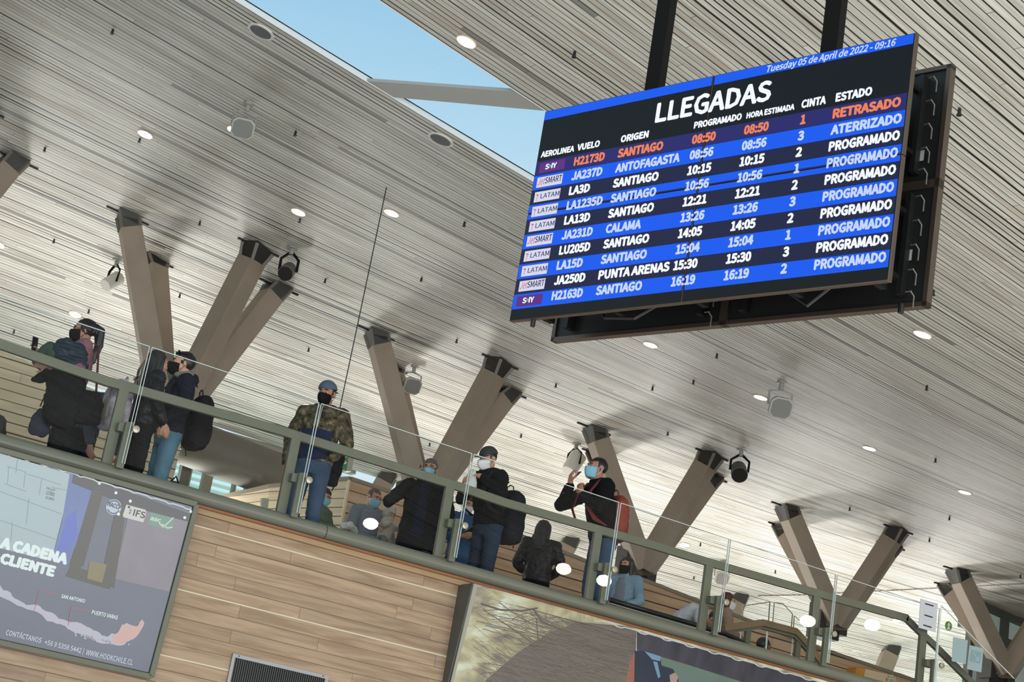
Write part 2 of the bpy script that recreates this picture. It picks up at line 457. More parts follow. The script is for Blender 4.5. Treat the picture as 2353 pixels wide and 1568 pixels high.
# ---- back walls of the upper floor
BACKW = board_mat('back_wall_boards', (196, 164, 132), (172, 138, 106), 0.155, 0, 2, off=0.02, gap=0.10, gapcol=(46, 32, 22), seg=4.0, grain=0.5, rough=0.6, tintvar=0.14)
BACKW2 = board_mat('side_wall_boards', (205, 190, 158), (188, 170, 138), 0.125, 0, 2, off=0.02, gap=0.10, gapcol=(70, 58, 44), seg=4.0, grain=0.5, rough=0.6, tintvar=0.12)
mb = MB()
xs = [8.80, 11.43, 12.65, 13.75, 14.75, 17.24, 19.06, 24, 30]
zs = [6.50, 6.40, 6.30, 6.26, 6.18, 5.98, 5.90, 5.62, 5.3]
rings = []
for X, Z in zip(xs, zs):
    Y = 20.42+0.02*(X-8.8)
    rings.append([(X, Y, 4.0), (X, Y+0.2, 4.0), (X, Y+0.2, Z), (X, Y, Z)])
mb.loft(rings)
tag(mb.build('wall_back', BACKW), kind='structure')
mb = MB()
rings = [[(X, Y-0.03, Z), (X, Y+0.24, Z), (X, Y+0.24, Z+0.05), (X, Y-0.03, Z+0.05)] for X, Z, Y in [(X, Z, 20.42+0.02*(X-8.8)) for X, Z in zip(xs, zs)]]
mb.loft(rings); tag(mb.build('trim_10', mat('wall_cap', (128, 118, 98), 0.6)), kind='structure')
# return of the back wall
mb = MB()
P = [(8.80, 20.42, 6.50), (8.27, 21.9, 6.44), (7.9, 24.0, 6.33)]
mb.loft([[(x, y, 4.0), (x+0.2, y+0.05, 4.0), (x+0.2, y+0.05, z), (x, y, z)] for x, y, z in P])
tag(mb.build('wall_return', BACKW2), kind='structure')
mb = MB()
mb.loft([[(x-0.03, y-0.02, z), (x+0.22, y+0.05, z), (x+0.22, y+0.05, z+0.05), (x-0.03, y-0.02, z+0.05)] for x, y, z in P])
tag(mb.build('trim_11', MATS['wall_cap']), kind='structure')
# left wall
mb = MB()
mb.loft([[(X, 20.5, 4.0), (X, 20.7, 4.0), (X, 20.7, Z), (X, 20.5, Z)] for X, Z in ((-6, 7.75), (3.97, 6.89), (6.45, 6.60))])
tag(mb.build('wall_left', BACKW2), kind='structure')
# grey post and window with blinds behind the duct
mb = MB(); p = onY(418, 1112, 23.0); mb.box((p[0], 23.0, p[2]-0.1), (0.14, 0.14, 1.1)); tag(mb.build('trim_12', STEEL_D), kind='structure')
wf = MB(); pane = MB(); bl = MB()
wy = 26.0
A, B_ = onY(380, 1030, wy), onY(720, 1170, wy)
x0, x1, z0, z1 = A[0], B_[0]+0.6, 6.4, 8.0
for px_ in (437, 480, 545, 575, 640):
    q = onY(px_, 1080, wy); wf.box((q[0], wy, (z0+z1)/2), (0.16 if px_ == 480 else 0.05, 0.12, z1-z0))
wf.box(((x0+x1)/2, wy, z1), (x1-x0, 0.15, 0.1)); wf.box(((x0+x1)/2, wy, z0), (x1-x0, 0.15, 0.1))
wfo = wf.build('window_2', mat('window_frame_grey', (150, 146, 132), 0.6)); tag(wfo, kind='structure')
pane.box(((x0+x1)/2, wy+0.05, (z0+z1)/2), (x1-x0, 0.01, z1-z0)); pane.build('window_pane', GLASS, wfo)
BLIND = mat('blind_slat', (200, 236, 234), 0.6, emit=0.35)  # slats given a glow that stands in for daylight behind them
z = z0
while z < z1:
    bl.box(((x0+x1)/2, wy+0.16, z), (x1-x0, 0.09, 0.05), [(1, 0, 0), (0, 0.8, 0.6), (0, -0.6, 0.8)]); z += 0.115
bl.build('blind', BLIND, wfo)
# far wall with tall glazing that closes the hall to the right
q0, q1 = hit(2236, 1376), hit(2353, 1428)
u_ = np.array([q1[0]-q0[0], q1[1]-q0[1], 0.0]); u_ /= np.linalg.norm(u_); v_ = np.array([-u_[1], u_[0], 0.0])
LW = 6.0
def wpt(s, z, o=0.0): return q0+u_*s+v_*o+np.array([0, 0, z])
mb = MB(); gp = MB(); fl_ = (q1[2]-q0[2])/np.linalg.norm((q1-q0)[:2])
def wbar(s0, z0, s1, z1, w): mb.bar([wpt(s0, z0), wpt(s1, z1)], 0.14, w)
for dz in (-0.02, -0.52, -1.75, -3.0): wbar(-0.3, dz-0.3*fl_, LW, dz+LW*fl_, 0.17 if dz > -0.1 else 0.12)
for s_ in (0.0, 1.02, 2.04, 3.06, 4.08, 5.1): mb.bar([wpt(s_, s_*fl_), wpt(s_, -4.0)], 0.12, 0.12, up=v_)
w3 = mb.build('window_3', mat('window_frame_dark', (92, 96, 90), 0.6)); tag(w3, kind='structure')
gp.prism([wpt(0, 0.05, 0.08), wpt(LW, LW*fl_+0.05, 0.08), wpt(LW, -4, 0.08), wpt(0, -4, 0.08)], v_*0.02); gp.build('window_pane', mat('frosted_glass', (150, 166, 158), 0.35, emit=0.3), w3)  # glow put into the pane for the light behind it
# seam where the roof folds to its far slope
pp = [hit(x, y) for x, y in ((1742, 1369), (1840, 1367), (1960, 1361), (2080, 1355), (2200, 1349), (2353, 1341))]
mb = MB(); mb.bar([p-np.array([0, 0, 0.008]) for p in pp], 0.014, 0.012); tag(mb.build('trim_13', mat('seam_grey', (128, 122, 110), 0.7)), kind='structure')

# ================================================================== TEXT
FONT = None
try:      # the typeface that ships with Blender; the built-in one otherwise
    import os
    FONT = bpy.data.fonts.load(os.path.join(bpy.utils.resource_path('LOCAL'), 'datafiles', 'fonts', 'Noto Sans CJK Regular.woff2'))
except Exception:
    FONT = None
from mathutils.geometry import tessellate_polygon
def text_raw(s, shear=0.0, bold=0.012):
    cu = bpy.data.curves.new('text', 'FONT'); cu.body = s; cu.size = 1.0
    if FONT is not None: cu.font = FONT
    cu.resolution_u = 2; cu.shear = shear; cu.fill_mode = 'NONE'
    o = bpy.data.objects.new('text', cu); COL.objects.link(o)
    dg = bpy.context.evaluated_depsgraph_get()
    me = bpy.data.meshes.new_from_object(o.evaluated_get(dg))
    co = [(v.co.x, v.co.y) for v in me.vertices]; nb = {}
    for e in me.edges:
        a, b = e.vertices; nb.setdefault(a, []).append(b); nb.setdefault(b, []).append(a)
    bpy.data.objects.remove(o); bpy.data.curves.remove(cu); bpy.data.meshes.remove(me)
    seen = set(); loops = []
    for st in sorted(nb):
        if st in seen: continue
        lp = [st]; seen.add(st); cur = st; prev = -1
        while True:
            nx = [q for q in nb[cur] if q != prev and q not in seen]
            if not nx: break
            nx = [min(nx)] if prev == -1 else nx
            prev, cur = cur, nx[0]; lp.append(cur); seen.add(cur)
        p = [np.array(co[i]) for i in lp]
        p = [q for i, q in enumerate(p) if np.linalg.norm(q-p[i-1]) > 1e-5]
        if len(p) > 2: loops.append(p)
    area = lambda p: 0.5*sum(p[i-1][0]*p[i][1]-p[i][0]*p[i-1][1] for i in range(len(p)))
    def inside(q, p):
        r = False
        for i in range(len(p)):
            a, b = p[i-1], p[i]
            if (a[1] > q[1]) != (b[1] > q[1]) and q[0] < (b[0]-a[0])*(q[1]-a[1])/(b[1]-a[1])+a[0]: r = not r
        return r
    big = max(loops, key=lambda p: abs(area(p))) if loops else None
    sgn = 0
    if loops: # edges carry no direction: an outline is a hole when it lies wholly inside another one
        hole = []
        for i, p in enumerate(loops):
            hole.append(sum(all(inside(q, r) for q in p) for j, r in enumerate(loops) if j != i) % 2 == 1)
    vs, fs = [], []
    for i, p in enumerate(loops):
        if hole[i]: continue
        gr = p; hs = [loops[j] for j in range(len(loops)) if hole[j] and all(inside(q, p) for q in loops[j])]
        polys = [[Vector((q[0], q[1], 0)) for q in r] for r in [gr]+hs]
        flat = [tuple(q) for r in [gr]+hs for q in r]; off = len(vs)
        vs += flat; fs += [tuple(off+k for k in t) for t in tessellate_polygon(polys)]
    return vs, fs
_v, _f = text_raw('H', 0, 0); CAPH = max(p[1] for p in _v)
def put_text(mb, s, pL, right, up, width, cap, shear=0.0, bold=0.012, off=(0, 0, 0)):
    """baseline starts at pL; right and up are unit world vectors"""
    vs, fs = text_raw(s, shear, bold)
    x0 = min(p[0] for p in vs); x1 = max(p[0] for p in vs)
    sy = cap/CAPH; sx = sy if width is None else width/(x1-x0)
    if width is None: pL = np.asarray(pL)-np.asarray(right)*((x1-x0)*sx/2)
    pL = np.asarray(pL)+np.asarray(off)
    nrm = np.cross(right, up)
    for i, (ox, oy) in enumerate([(0, 0)]+([(bold*math.cos(k*math.pi/4), bold*math.sin(k*math.pi/4)) for k in range(8)] if bold > 0.003 else [])):
        mb.add([pL+right*((x+ox-x0)*sx)+up*((y+oy)*sy)+nrm*(0.00005*i) for x, y in vs], fs)

# ================================================================== ARRIVALS BOARD
S_TL = np.array([3.61, 6.849, 5.342]); S_TR = np.array([4.262, 4.895, 5.303]); S_BR = np.array([4.286, 4.948, 4.192]); S_BL = np.array([3.634, 6.902, 4.231])
S_EX = (S_TR-S_TL)/16; S_EY = (S_BL-S_TL)/9
S_N = np.cross(S_EX, S_EY); S_N /= np.linalg.norm(S_N)
if S_N@FWD > 0: S_N = -S_N              # faces the viewer
S_RU = S_EX/np.linalg.norm(S_EX); S_UU = -S_EY/np.linalg.norm(S_EY)
SU = np.linalg.norm(S_EX)
def sp(s, t, d=0.0): return S_TL+S_EX*s+S_EY*t+S_N*d
board = thing('arrivals_board', 'big double-sided video wall of arriving flights hanging from two black poles', 'arrivals board', tuple(sp(8, 9, -0.15)))
def emis(name, rgb, k=1.0, base=(6, 7, 9), rough=0.22):
    if name in MATS: return MATS[name]
    m = mat(name, base, rough, emit=k, ecol=rgb, spec=0.22); return m
SCRK = emis('screen_black', (9, 9, 10), 1.0); SCRB = emis('screen_blue', (14, 88, 238)); SCRN = emis('screen_navy', (26, 28, 62)); SCRP = emis('screen_indigo', (36, 34, 104))
TXW = emis('screen_text_white', (240, 244, 255), 1.05); TXL = emis('screen_text_pale', (196, 212, 255)); TXO = emis('screen_text_orange', (236, 128, 84))
LGV = emis('logo_violet', (92, 40, 128)); LGW = emis('logo_tile_white', (214, 214, 236)); LGD = emis('logo_ink', (30, 34, 74)); LGR = emis('logo_red', (200, 60, 60)); LGG = emis('logo_green', (90, 190, 110))
BEZ = mat('bezel_steel', (96, 84, 76), 0.35, 0.8); BACKB = mat('panel_back_black', (14, 14, 14), 0.5)
TH_P = 0.034
def srect(mb, s0, t0, s1, t1, d): mb.add([sp(s0, t0, d), sp(s1, t0, d), sp(s1, t1, d), sp(s0, t1, d)], [(0, 1, 2, 3)])
def sbox(mb, s0, t0, s1, t1, d0, d1): mb.prism([sp(s0, t0, d0), sp(s1, t0, d0), sp(s1, t1, d0), sp(s0, t1, d0)], S_N*(d1-d0))
for i in (0, 1):
    for j in (0, 1):
        s0, t0 = 8*i, 4.5*j
        mb = MB(); sbox(mb, s0+0.01, t0+0.01, s0+7.99, t0+4.49, -TH_P, -0.002); pnl = mb.build('display_panel', BEZ, board, bevel=0.003)
        mb = MB(); sbox(mb, s0+0.05, t0+0.045, s0+7.95, t0+4.455, -0.003, 0.0005); mb.build('screen_glass', SCRK, pnl)
def seg(mb, s0, t0, s1, t1, d):       # a band broken by the joint between panels
    for a, b in ((s0, min(s1, 7.95)), (max(s0, 8.05), s1)):
        if b <= a: continue
        for c, e in ((t0, min(t1, 4.455)), (max(t0, 4.545), t1)):
            if e > c: srect(mb, a, c, b, e, d)
mb = MB(); seg(mb, 0.06, 0.05, 15.94, 0.43, 0.001); mb.build('header_bar', SCRB, board)
def stext(mb, s, s0, s1, base, cap, shear=0.0, bold=0.022):
    put_text(mb, s, sp(s0, base, 0.0016), S_RU, S_UU, None if s1 is None else (s1-s0)*SU, cap*SU, shear, bold)
mb = MB(); stext(mb, 'Tuesday 05 de April de 2022 - 09:16', 10.28, 15.3, 0.36, 0.24, 0.2, 0.012); mb.build('date_text', TXL, board)
mb = MB(); stext(mb, 'LLEGADAS', 5.64, 10.55, 1.5, 0.72, 0, 0.014); mb.build('title_text', TXW, board)
for s, a, b, c in (('AEROLINEA', 0.23, 1.86, 0.22), ('VUELO', 2.04, 3.1, 0.24), ('ORIGEN', 4.13, 5.38, 0.25), ('PROGRAMADO', 7.45, 9.46, 0.23), ('HORA ESTIMADA', 9.69, 11.62, 0.2), ('CINTA', 11.92, 12.85, 0.27), ('ESTADO', 13.26, 14.6, 0.28)):
    mb = MB(); stext(mb, s, a, b, 2.08, c); mb.build('column_heading', TXW, board)
ROWS = [('sky', 'H2173D', 'SANTIAGO', '08:50', '08:50', '1', 'RETRASADO'), ('jet', 'JA237D', 'ANTOFAGASTA', '08:56', '08:56', '3', 'ATERRIZADO'),
        ('lat', 'LA3D', 'SANTIAGO', '10:15', '10:15', '2', 'PROGRAMADO'), ('lat', 'LA1235D', 'SANTIAGO', '10:56', '10:56', '1', 'PROGRAMADO'),
        ('lat', 'LA13D', 'SANTIAGO', '12:21', '12:21', '2', 'PROGRAMADO'), ('jet', 'JA231D', 'CALAMA', '13:26', '13:26', '3', 'PROGRAMADO'),
        ('lat', 'LU205D', 'SANTIAGO', '14:05', '14:05', '2', 'PROGRAMADO'), ('lat', 'LA15D', 'SANTIAGO', '15:04', '15:04', '1', 'PROGRAMADO'),
        ('jet', 'JA250D', 'PUNTA ARENAS', '15:30', '15:30', '3', 'PROGRAMADO'), ('sky', 'H2163D', 'SANTIAGO', '16:19', '16:19', '2', 'PROGRAMADO')]
T0, DT = 2.25, 0.6285
for i, (lg, fl_, og, t1, t2, bl_, stt) in enumerate(ROWS):
    ta = T0+DT*i
    mb = MB(); seg(mb, 0.06, ta+0.006, 15.94, ta+DT-0.006, 0.001)
    mb.build('row_band', SCRP if i == 0 else (SCRB if i % 2 else SCRN), board)
    bs = ta+0.46-0.006*i; cp = 0.31; tm = TXO if i == 0 else (TXL if i % 2 else TXW)
    for nm, s, a, b in (('flight_number', fl_, 2.0, 2.0+0.24*len(fl_)), ('origin_name', og, 4.1, 4.1+(2.04 if og == 'SANTIAGO' else 0.262*len(og))), ('scheduled_time', t1, 7.46, 8.44), ('estimated_time', t2, 9.68, 10.65), ('belt_number', bl_, 12.05, None), ('flight_status', stt, 13.23, 15.72 if i == 0 else 15.82)):
        mb = MB(); stext(mb, s, a, b, bs, cp); mb.build(nm, tm, board)
    mb = MB(); srect(mb, 0.24, ta+0.09, 1.52, ta+0.53, 0.0013)
    tl = mb.build('airline_logo_tile', LGV if lg == 'sky' else LGW, board)
    mb = MB(); mc = MB(); lb = ta+0.40
    def lt(m_, s, a, b, cap, sh=0.0, base=None, bold=0.016): put_text(m_, s, sp(a, base or lb, 0.0019), S_RU, S_UU, (b-a)*SU, cap*SU, sh, bold)
    if lg == 'sky':
        lt(mb, 'S', 0.56, 0.72, 0.2); lt(mc, '>', 0.74, 0.84, 0.2, bold=0.03); lt(mb, 'IY', 0.87, 1.1, 0.2)
        mb.build('logo_letters', TXW, tl); mc.build('logo_accent', LGG, tl)
    elif lg == 'jet':
        lt(mc, 'Jet', 0.29, 0.66, 0.28, 0.25, lb+0.02, 0.0); lt(mb, 'SMART', 0.66, 1.49, 0.24, bold=0.006)
        mb.build('logo_letters', LGD, tl); mc.build('logo_accent', LGR, tl)
    else:
        lt(mb, 'LATAM', 0.56, 1.49, 0.19, bold=0.004)
        for q in ((0.30, 0.18, 0.46, 0.24), (0.33, 0.26, 0.43, 0.31), (0.35, 0.33, 0.40, 0.46)):
            mc.add([sp(q[0], ta+q[1], 0.0019), sp(q[2], ta+q[1]+0.05, 0.0019), sp(q[2]-0.03, ta+q[3]+0.03, 0.0019), sp(q[0]+0.05, ta+q[3], 0.0019)], [(0, 1, 2, 3)])
        mb.build('logo_letters', LGD, tl); mc.build('logo_accent', LGR, tl)
# rear bank of panels (seen from behind), spreaders and poles
RD = -0.32
for i in (0, 1):
    for j in (0, 1):
        s0, t0 = 8*i, 4.5*j
        mb = MB(); sbox(mb, s0+0.02, t0+0.02, s0+7.98, t0+4.48, RD-0.02, RD-0.012); rp_ = mb.build('rear_display_panel', BACKB, board)
        mb = MB(); w_ = 0.16
        for q in ((s0, t0, s0+8, t0+w_), (s0, t0+4.5-w_, s0+8, t0+4.5), (s0, t0, s0+w_, t0+4.5), (s0+8-w_, t0, s0+8, t0+4.5)):
            sbox(mb, *q, RD-0.045, RD)
        mb.build('panel_rim', BEZ, rp_)
        mb = MB()
        sbox(mb, s0+2.2, t0+1.2, s0+5.8, t0+3.3, RD-0.01, RD+0.03)
        sbox(mb, s0+0.8, t0+0.4, s0+1.0, t0+4.1, RD-0.01, RD+0.04); sbox(mb, s0+7.0, t0+0.4, s0+7.2, t0+4.1, RD-0.01, RD+0.04)
        mb.build('electronics_cover', BLACK, rp_)
        mb = MB()
        for tt in (0.5, 1.4, 2.3, 3.2, 4.0):
            mb.tube([sp(s0+7.3, t0+tt, RD+0.02), sp(s0+7.55, t0+tt+0.04, RD+0.035), sp(s0+7.62, t0+tt+0.2, RD+0.02), sp(s0+7.62, t0+tt+0.6, RD+0.02)], 0.0035, 6)
        mb.build('cable_clips', mat('clip_grey', (92, 88, 80), 0.5), rp_)
mb = MB(); srect(mb, 15.1, 3.2, 15.35, 3.6, RD+0.002); srect(mb, 15.05, 6.9, 15.3, 7.3, RD+0.002); mb.build('rating_label', mat('label_grey', (150, 150, 146), 0.6), board)
mb = MB()
for tt in (1.0, 3.4, 5.6, 8.0): sbox(mb, 0.9, tt-0.1, 15.1, tt+0.1, -0.15-0.02, -0.15+0.02)
for ss in (0.9, 4.3, 8.0, 11.9, 15.0): sbox(mb, ss-0.12, 0.3, ss+0.12, 8.7, -0.185, -0.125)
for ss in (0.9, 4.3, 8.0, 11.9, 15.0):
    for tt in (1.0, 3.4, 5.6, 8.0): sbox(mb, ss-0.1, tt-0.08, ss+0.1, tt+0.08, RD, -TH_P)
mb.build('mounting_frame', BLACKM, board)
for ss in (4.35, 12.05):
    p0 = sp(ss, 2.0, -0.155); top = float(zc(p0[0], p0[1]))
    mb = MB(); mb.box((p0[0], p0[1], (p0[2]+top)/2), (0.05, 0.085, top-p0[2]), [S_N*[1, 1, 0]/np.linalg.norm(S_N[:2]), S_RU, (0, 0, 1)])
    mb.build('pole', BLACKM, board)
mb = MB(); mb.cyl(sp(1.1, 9.06, -0.02), (0, 0, 1), 0.012, 0.05, 10); mb.build('lock_knob', BLACK, board); mb = MB(); mb.cyl(sp(15.1, 9.03, RD), (0, 0, 1), 0.013, 0.04, 10); mb.build('lock_knob', BLACK, board)
mb = MB()
mb.tube([sp(3.4, 8.2, -0.12), sp(4.0, 8.95, -0.1), sp(5.4, 9.1, -0.1), sp(6.4, 8.4, -0.14)], 0.008, 6); mb.build('cable', BLACK, board); mb = MB(); mb.tube([sp(11, 8.2, -0.2), sp(12, 8.9, -0.22), sp(13, 8.3, -0.2)], 0.008, 6)
mb.build('cable', BLACK, board)

# ================================================================== TIMBER COLUMNS
CP = dict(x0=6.205958, pitch=3.767144, YB=20.5, yb2=0.053634, zb=6.454845)
CA = np.array([0.748879, -0.476619]); CBv = np.array([0.358531, 0.471881]); CC = np.array([0.039134, 0.204625])
COLLAB = {-1: 'branching timber column cut off by the left edge, only a bracket showing', 0: 'branching timber column behind the woman and man in dark jackets, leftmost full one', 1: 'branching timber column behind the man in the long black coat',
          2: 'branching timber column behind the man with the red backpack', 3: 'branching timber column left of the white sign with three dashes', 4: 'branching timber column in front of the far right gridded window', 5: 'branching timber column just outside the far right corner'}
FINM = mat('bracket_fin', (112, 108, 98), 0.5)
def frame_of(d, ref):
    d = d/np.linalg.norm(d); a = np.cross(d, ref); a /= np.linalg.norm(a); b = np.cross(a, d)
    return a, b
for k in range(-1, 6):
    B = np.array([CP['x0']+CP['pitch']*k, CP['YB']+CP['yb2']*k, CP['zb']])
    t = thing('timber_column', COLLAB[k], 'column', (B[0], B[1]+0.25, B[2]-0.05), 'branching timber columns along the balcony')
    mb = MB(); mb.box((B[0], B[1]+0.3, B[2]-0.06), (0.42, 0.3, 0.3)); mb.box((B[0]-0.2, B[1]+0.2, B[2]+0.1), (0.16, 0.3, 0.45)); mb.box((B[0]+0.2, B[1]+0.2, B[2]+0.1), (0.16, 0.3, 0.45))
    mb.build('base_block', IRON, t)
    for sa in (-1, 1):
        for sb in (-1, 1):
            q = B[:2]+CC+sa*CA+sb*CBv
            T = np.array([q[0], q[1], float(zc(q[0], q[1]))])
            d = (T-B); L_ = np.linalg.norm(d); d /= L_
            wv = np.array([T[0]-B[0], T[1]-B[1], 0.0]); a = np.cross(d, wv); a /= np.linalg.norm(a); b = np.cross(a, d)
            s0 = B+d*0.02; s1 = B+d*(L_-0.19)
            mb = MB(); h = 0.135
            mb.loft([[p+a*h+b*h, p-a*h+b*h, p-a*h-b*h, p+a*h-b*h] for p in (s0, s1)])
            bm_ = mb.build('beam', BEAMW, t, bevel=0.006)
            mb = MB()
            r0 = [s1+a*x*0.115+b*y*0.115 for x, y in ((1, 1), (-1, 1), (-1, -1), (1, -1))]
            sl_ = np.array([math.cos(TH), math.sin(TH), 0]); sn_ = np.array([-sl_[1], sl_[0], 0])
            Tn = T-np.array([0, 0, 0.005])
            r1 = []
            for x, y in ((1, 1), (-1, 1), (-1, -1), (1, -1)):
                e = a*x*0.175+b*y*0.135; e = np.array([e[0], e[1], 0.0]); pp = Tn+e
                r1.append(np.array([pp[0], pp[1], float(zc(pp[0], pp[1]))-0.004]))
            rm = [p*0.35+q_*0.65-d*0.02 for p, q_ in zip(r0, r1)]
            mb.loft([r0, rm, r1]); br = mb.build('bracket', IRON, t)
            mb = MB()
            for x in (-0.45, 0.45):
                for f1, f2 in ((r0[0]*(0.5+x)+r0[1]*(0.5-x), r1[0]*(0.5+x)+r1[1]*(0.5-x)), (r0[2]*(0.5-x)+r0[3]*(0.5+x), r1[2]*(0.5-x)+r1[3]*(0.5+x)), (r0[1]*(0.5+x)+r0[2]*(0.5-x), r1[1]*(0.5+x)+r1[2]*(0.5-x)), (r0[3]*(0.5-x)+r0[0]*(0.5+x), r1[3]*(0.5-x)+r1[0]*(0.5+x))):
                    c_ = (f1+f2)/2; mb.bar([f1, f2*0.9+f1*0.1], 0.022, 0.06, up=(c_-(s1+T)/2))
            mb.build('bracket_fin', FINM, br)
            mb = MB(); pL_ = Tn-sl_*0.29; pR_ = Tn+sl_*0.29
            P_ = [np.array([p[0], p[1], float(zc(p[0], p[1]))-0.012]) for p in (pL_, Tn, pR_)]
            mb.bar(P_, 0.028, 0.02); mb.build('bracket_slot', BLACK, br)
# second row of struts rising from behind the back wall
for i, (px_, py_, lab) in enumerate(((892, 1095, 'short timber strut rising behind the wall above the father with the baby'), (1312, 1243, 'short timber strut rising behind the wall right of the leather jacket woman'), (1700, 1372, 'short timber strut rising behind the brown-haired woman at right'), (2050, 1490, 'short tan timber strut below the railing bend at lower right'))):
    T = hit(px_, py_); sc_ = 1.0
    B = T+np.array([-0.7, 0.0, -1.9])*sc_
    t = thing('timber_strut', lab, 'strut', tuple(B), 'short struts behind the back wall')
    for dx, nm in ((0.0, 0),):
        d = T-B; L_ = np.linalg.norm(d); d /= L_
        a, b = frame_of(d, np.array([0.9, -0.4, 0.0])); h = 0.15*sc_
        s0, s1 = B, B+d*(L_-0.15*sc_)
        mb = MB(); mb.loft([[p+a*h+b*h, p-a*h+b*h, p-a*h-b*h, p+a*h-b*h] for p in (s0, s1)]); mb.build('beam', BEAMW, t, bevel=0.006)
        mb = MB(); r0 = [s1+a*x*0.12*sc_+b*y*0.12*sc_ for x, y in ((1, 1), (-1, 1), (-1, -1), (1, -1))]
        r1 = []
        for x, y in ((1, 1), (-1, 1), (-1, -1), (1, -1)):
            e = a*x*0.16*sc_+b*y*0.13*sc_; r1.append(np.array([T[0]+e[0], T[1]+e[1], float(zc(T[0]+e[0], T[1]+e[1]))-0.004]))
        mb.loft([r0, [p*0.4+q_*0.6 for p, q_ in zip(r0, r1)], r1]); br = mb.build('bracket', IRON, t)
        mb = MB()
        for x in (-0.3, 0.3): mb.bar([r0[0]*(0.5+x)+r0[1]*(0.5-x), (r1[0]*(0.5+x)+r1[1]*(0.5-x))], 0.03, 0.07, up=(0.3, -1, 0)); mb.bar([r0[2]*(0.5-x)+r0[3]*(0.5+x), (r1[2]*(0.5-x)+r1[3]*(0.5+x))], 0.03, 0.07, up=(0.3, -1, 0))
        mb.build('bracket_fin', FINM, br)

# ================================================================== BALCONY RAILING
RAILPX = [(-140, 751), (0, 792), (244, 876.5), (640, 989), (1060, 1121), (1160, 1156), (1500, 1253.5), (1640, 1296.5), (1870, 1362), (2085, 1422)]
RP = [onY(x, y, 15.0) for x, y in RAILPX]
def railz(X): return float(np.interp(X, [p[0] for p in RP], [p[2] for p in RP]))
rail = thing('balcony_railing', 'grey-green steel balcony railing with tall clear glass panels', 'railing', (8.0, 15.0, 4.70))
mb = MB(); mb.bar([(p[0], 15.0, p[2]) for p in RP], 0.055, 0.088); mb.build('handrail', STEEL, rail, bevel=0.008)
PX = [2.33] + [float(onY(x, y, 15.0)[0]) for x, y in ((285, 895), (679, 1010), (1033, 1120), (1372, 1235), (1627, 1315), (1874, 1390), (2119, 1475))]
DISC = mat('clamp_disc', (176, 168, 148), 0.35, 0.5)
GY = 14.80
for X in PX:
    z0 = 4.66+zt(X); z1 = railz(X)-0.03
    zm = z0+0.40
    mb = MB(); mb.box((X, 15.0, (z0+z1)/2), (0.098, 0.05, z1-z0))
    po = mb.build('post', STEEL, rail, bevel=0.006)
    mb = MB(); mb.prism([(X+0.052, 14.89, z0), (X+0.122, 14.89, z0), (X+0.122, 14.89, zm+0.045), (X+0.052, 14.89, zm+0.03)], (0, -0.045, 0))
    mb.prism([(X+0.0, 14.978, zm-0.06), (X+0.116, 14.978, zm-0.06), (X+0.116, 14.978, zm+0.04), (X+0.0, 14.978, zm+0.02)], (0, -0.085, 0))
    mb.build('clamp_plate', STEEL, po, bevel=0.004)
    mb = MB(); mb.cyl((X+0.135, GY-0.012, zm-0.03), (0, 1, 0), 0.034, 0.03, 20); dk = mb.build('clamp_disc', DISC, po, True, bevel=0.004)
GE = []
for X0, X1 in zip(PX[:-1], PX[1:]):
    a, b = X0+0.11, X1+0.085
    if X1 > 13.8:
        b = float(onY(2160, 1400, GY)[0])
    zb0, zb1 = 4.70+zt(a), 4.70+zt(b); zt0, zt1 = 5.775+zt(a)*2.2, 5.775+zt(b)*2.2
    mb = MB(); mb.prism([(a, GY, zb0), (b, GY, zb1), (b, GY, zt1), (a, GY, zt0)], (0, 0.014, 0)); gp_ = mb.build('glass_panel', GLASS, rail)
    mb = MB(); mb.prism([(a, GY-0.001, zt0), (b, GY-0.001, zt1), (b, GY-0.001, zt1+0.006), (a, GY-0.001, zt0+0.006)], (0, 0.016, 0))
    mb.box((a, GY+0.007, (zb0+zt0)/2), (0.004, 0.016, zt0-zb0)); mb.box((b, GY+0.007, (zb1+zt1)/2), (0.004, 0.016, zt1-zb1))
    mb.build('glass_edge', GLASSEDGE, gp_)
# stair flight going down to the right
st = thing('stair_railing', 'dark sloping stair handrail with glass below the white dash sign', 'railing', tuple(onY(2200, 1568, 15.0)))
P_ = [onY(2080, 1420, 15.0), onY(2100, 1440, 15.0), onY(2145, 1482, 15.0), onY(2265, 1602, 15.0)]
mb = MB(); mb.bar(P_, 0.055, 0.075); mb.build('handrail', mat('handrail_dark_grey', (96, 96, 86), 0.5), st, bevel=0.006)  # stair handrail in a slightly darker grey
A_, B2 = onY(2163, 1392, GY), onY(2330, 1560, GY)
mb = MB(); mb.prism([A_, B2, B2-np.array([0, 0, 1.1]), A_-np.array([0, 0, 1.1])], (0, 0.014, 0)); gp_ = mb.build('glass_panel', GLASS, st)
mb = MB(); mb.bar([A_, B2], 0.014, 0.008); mb.bar([A_, A_-np.array([0, 0, 1.1])], 0.014, 0.005, up=(0, 1, 0)); mb.build('glass_edge', GLASSEDGE, gp_)

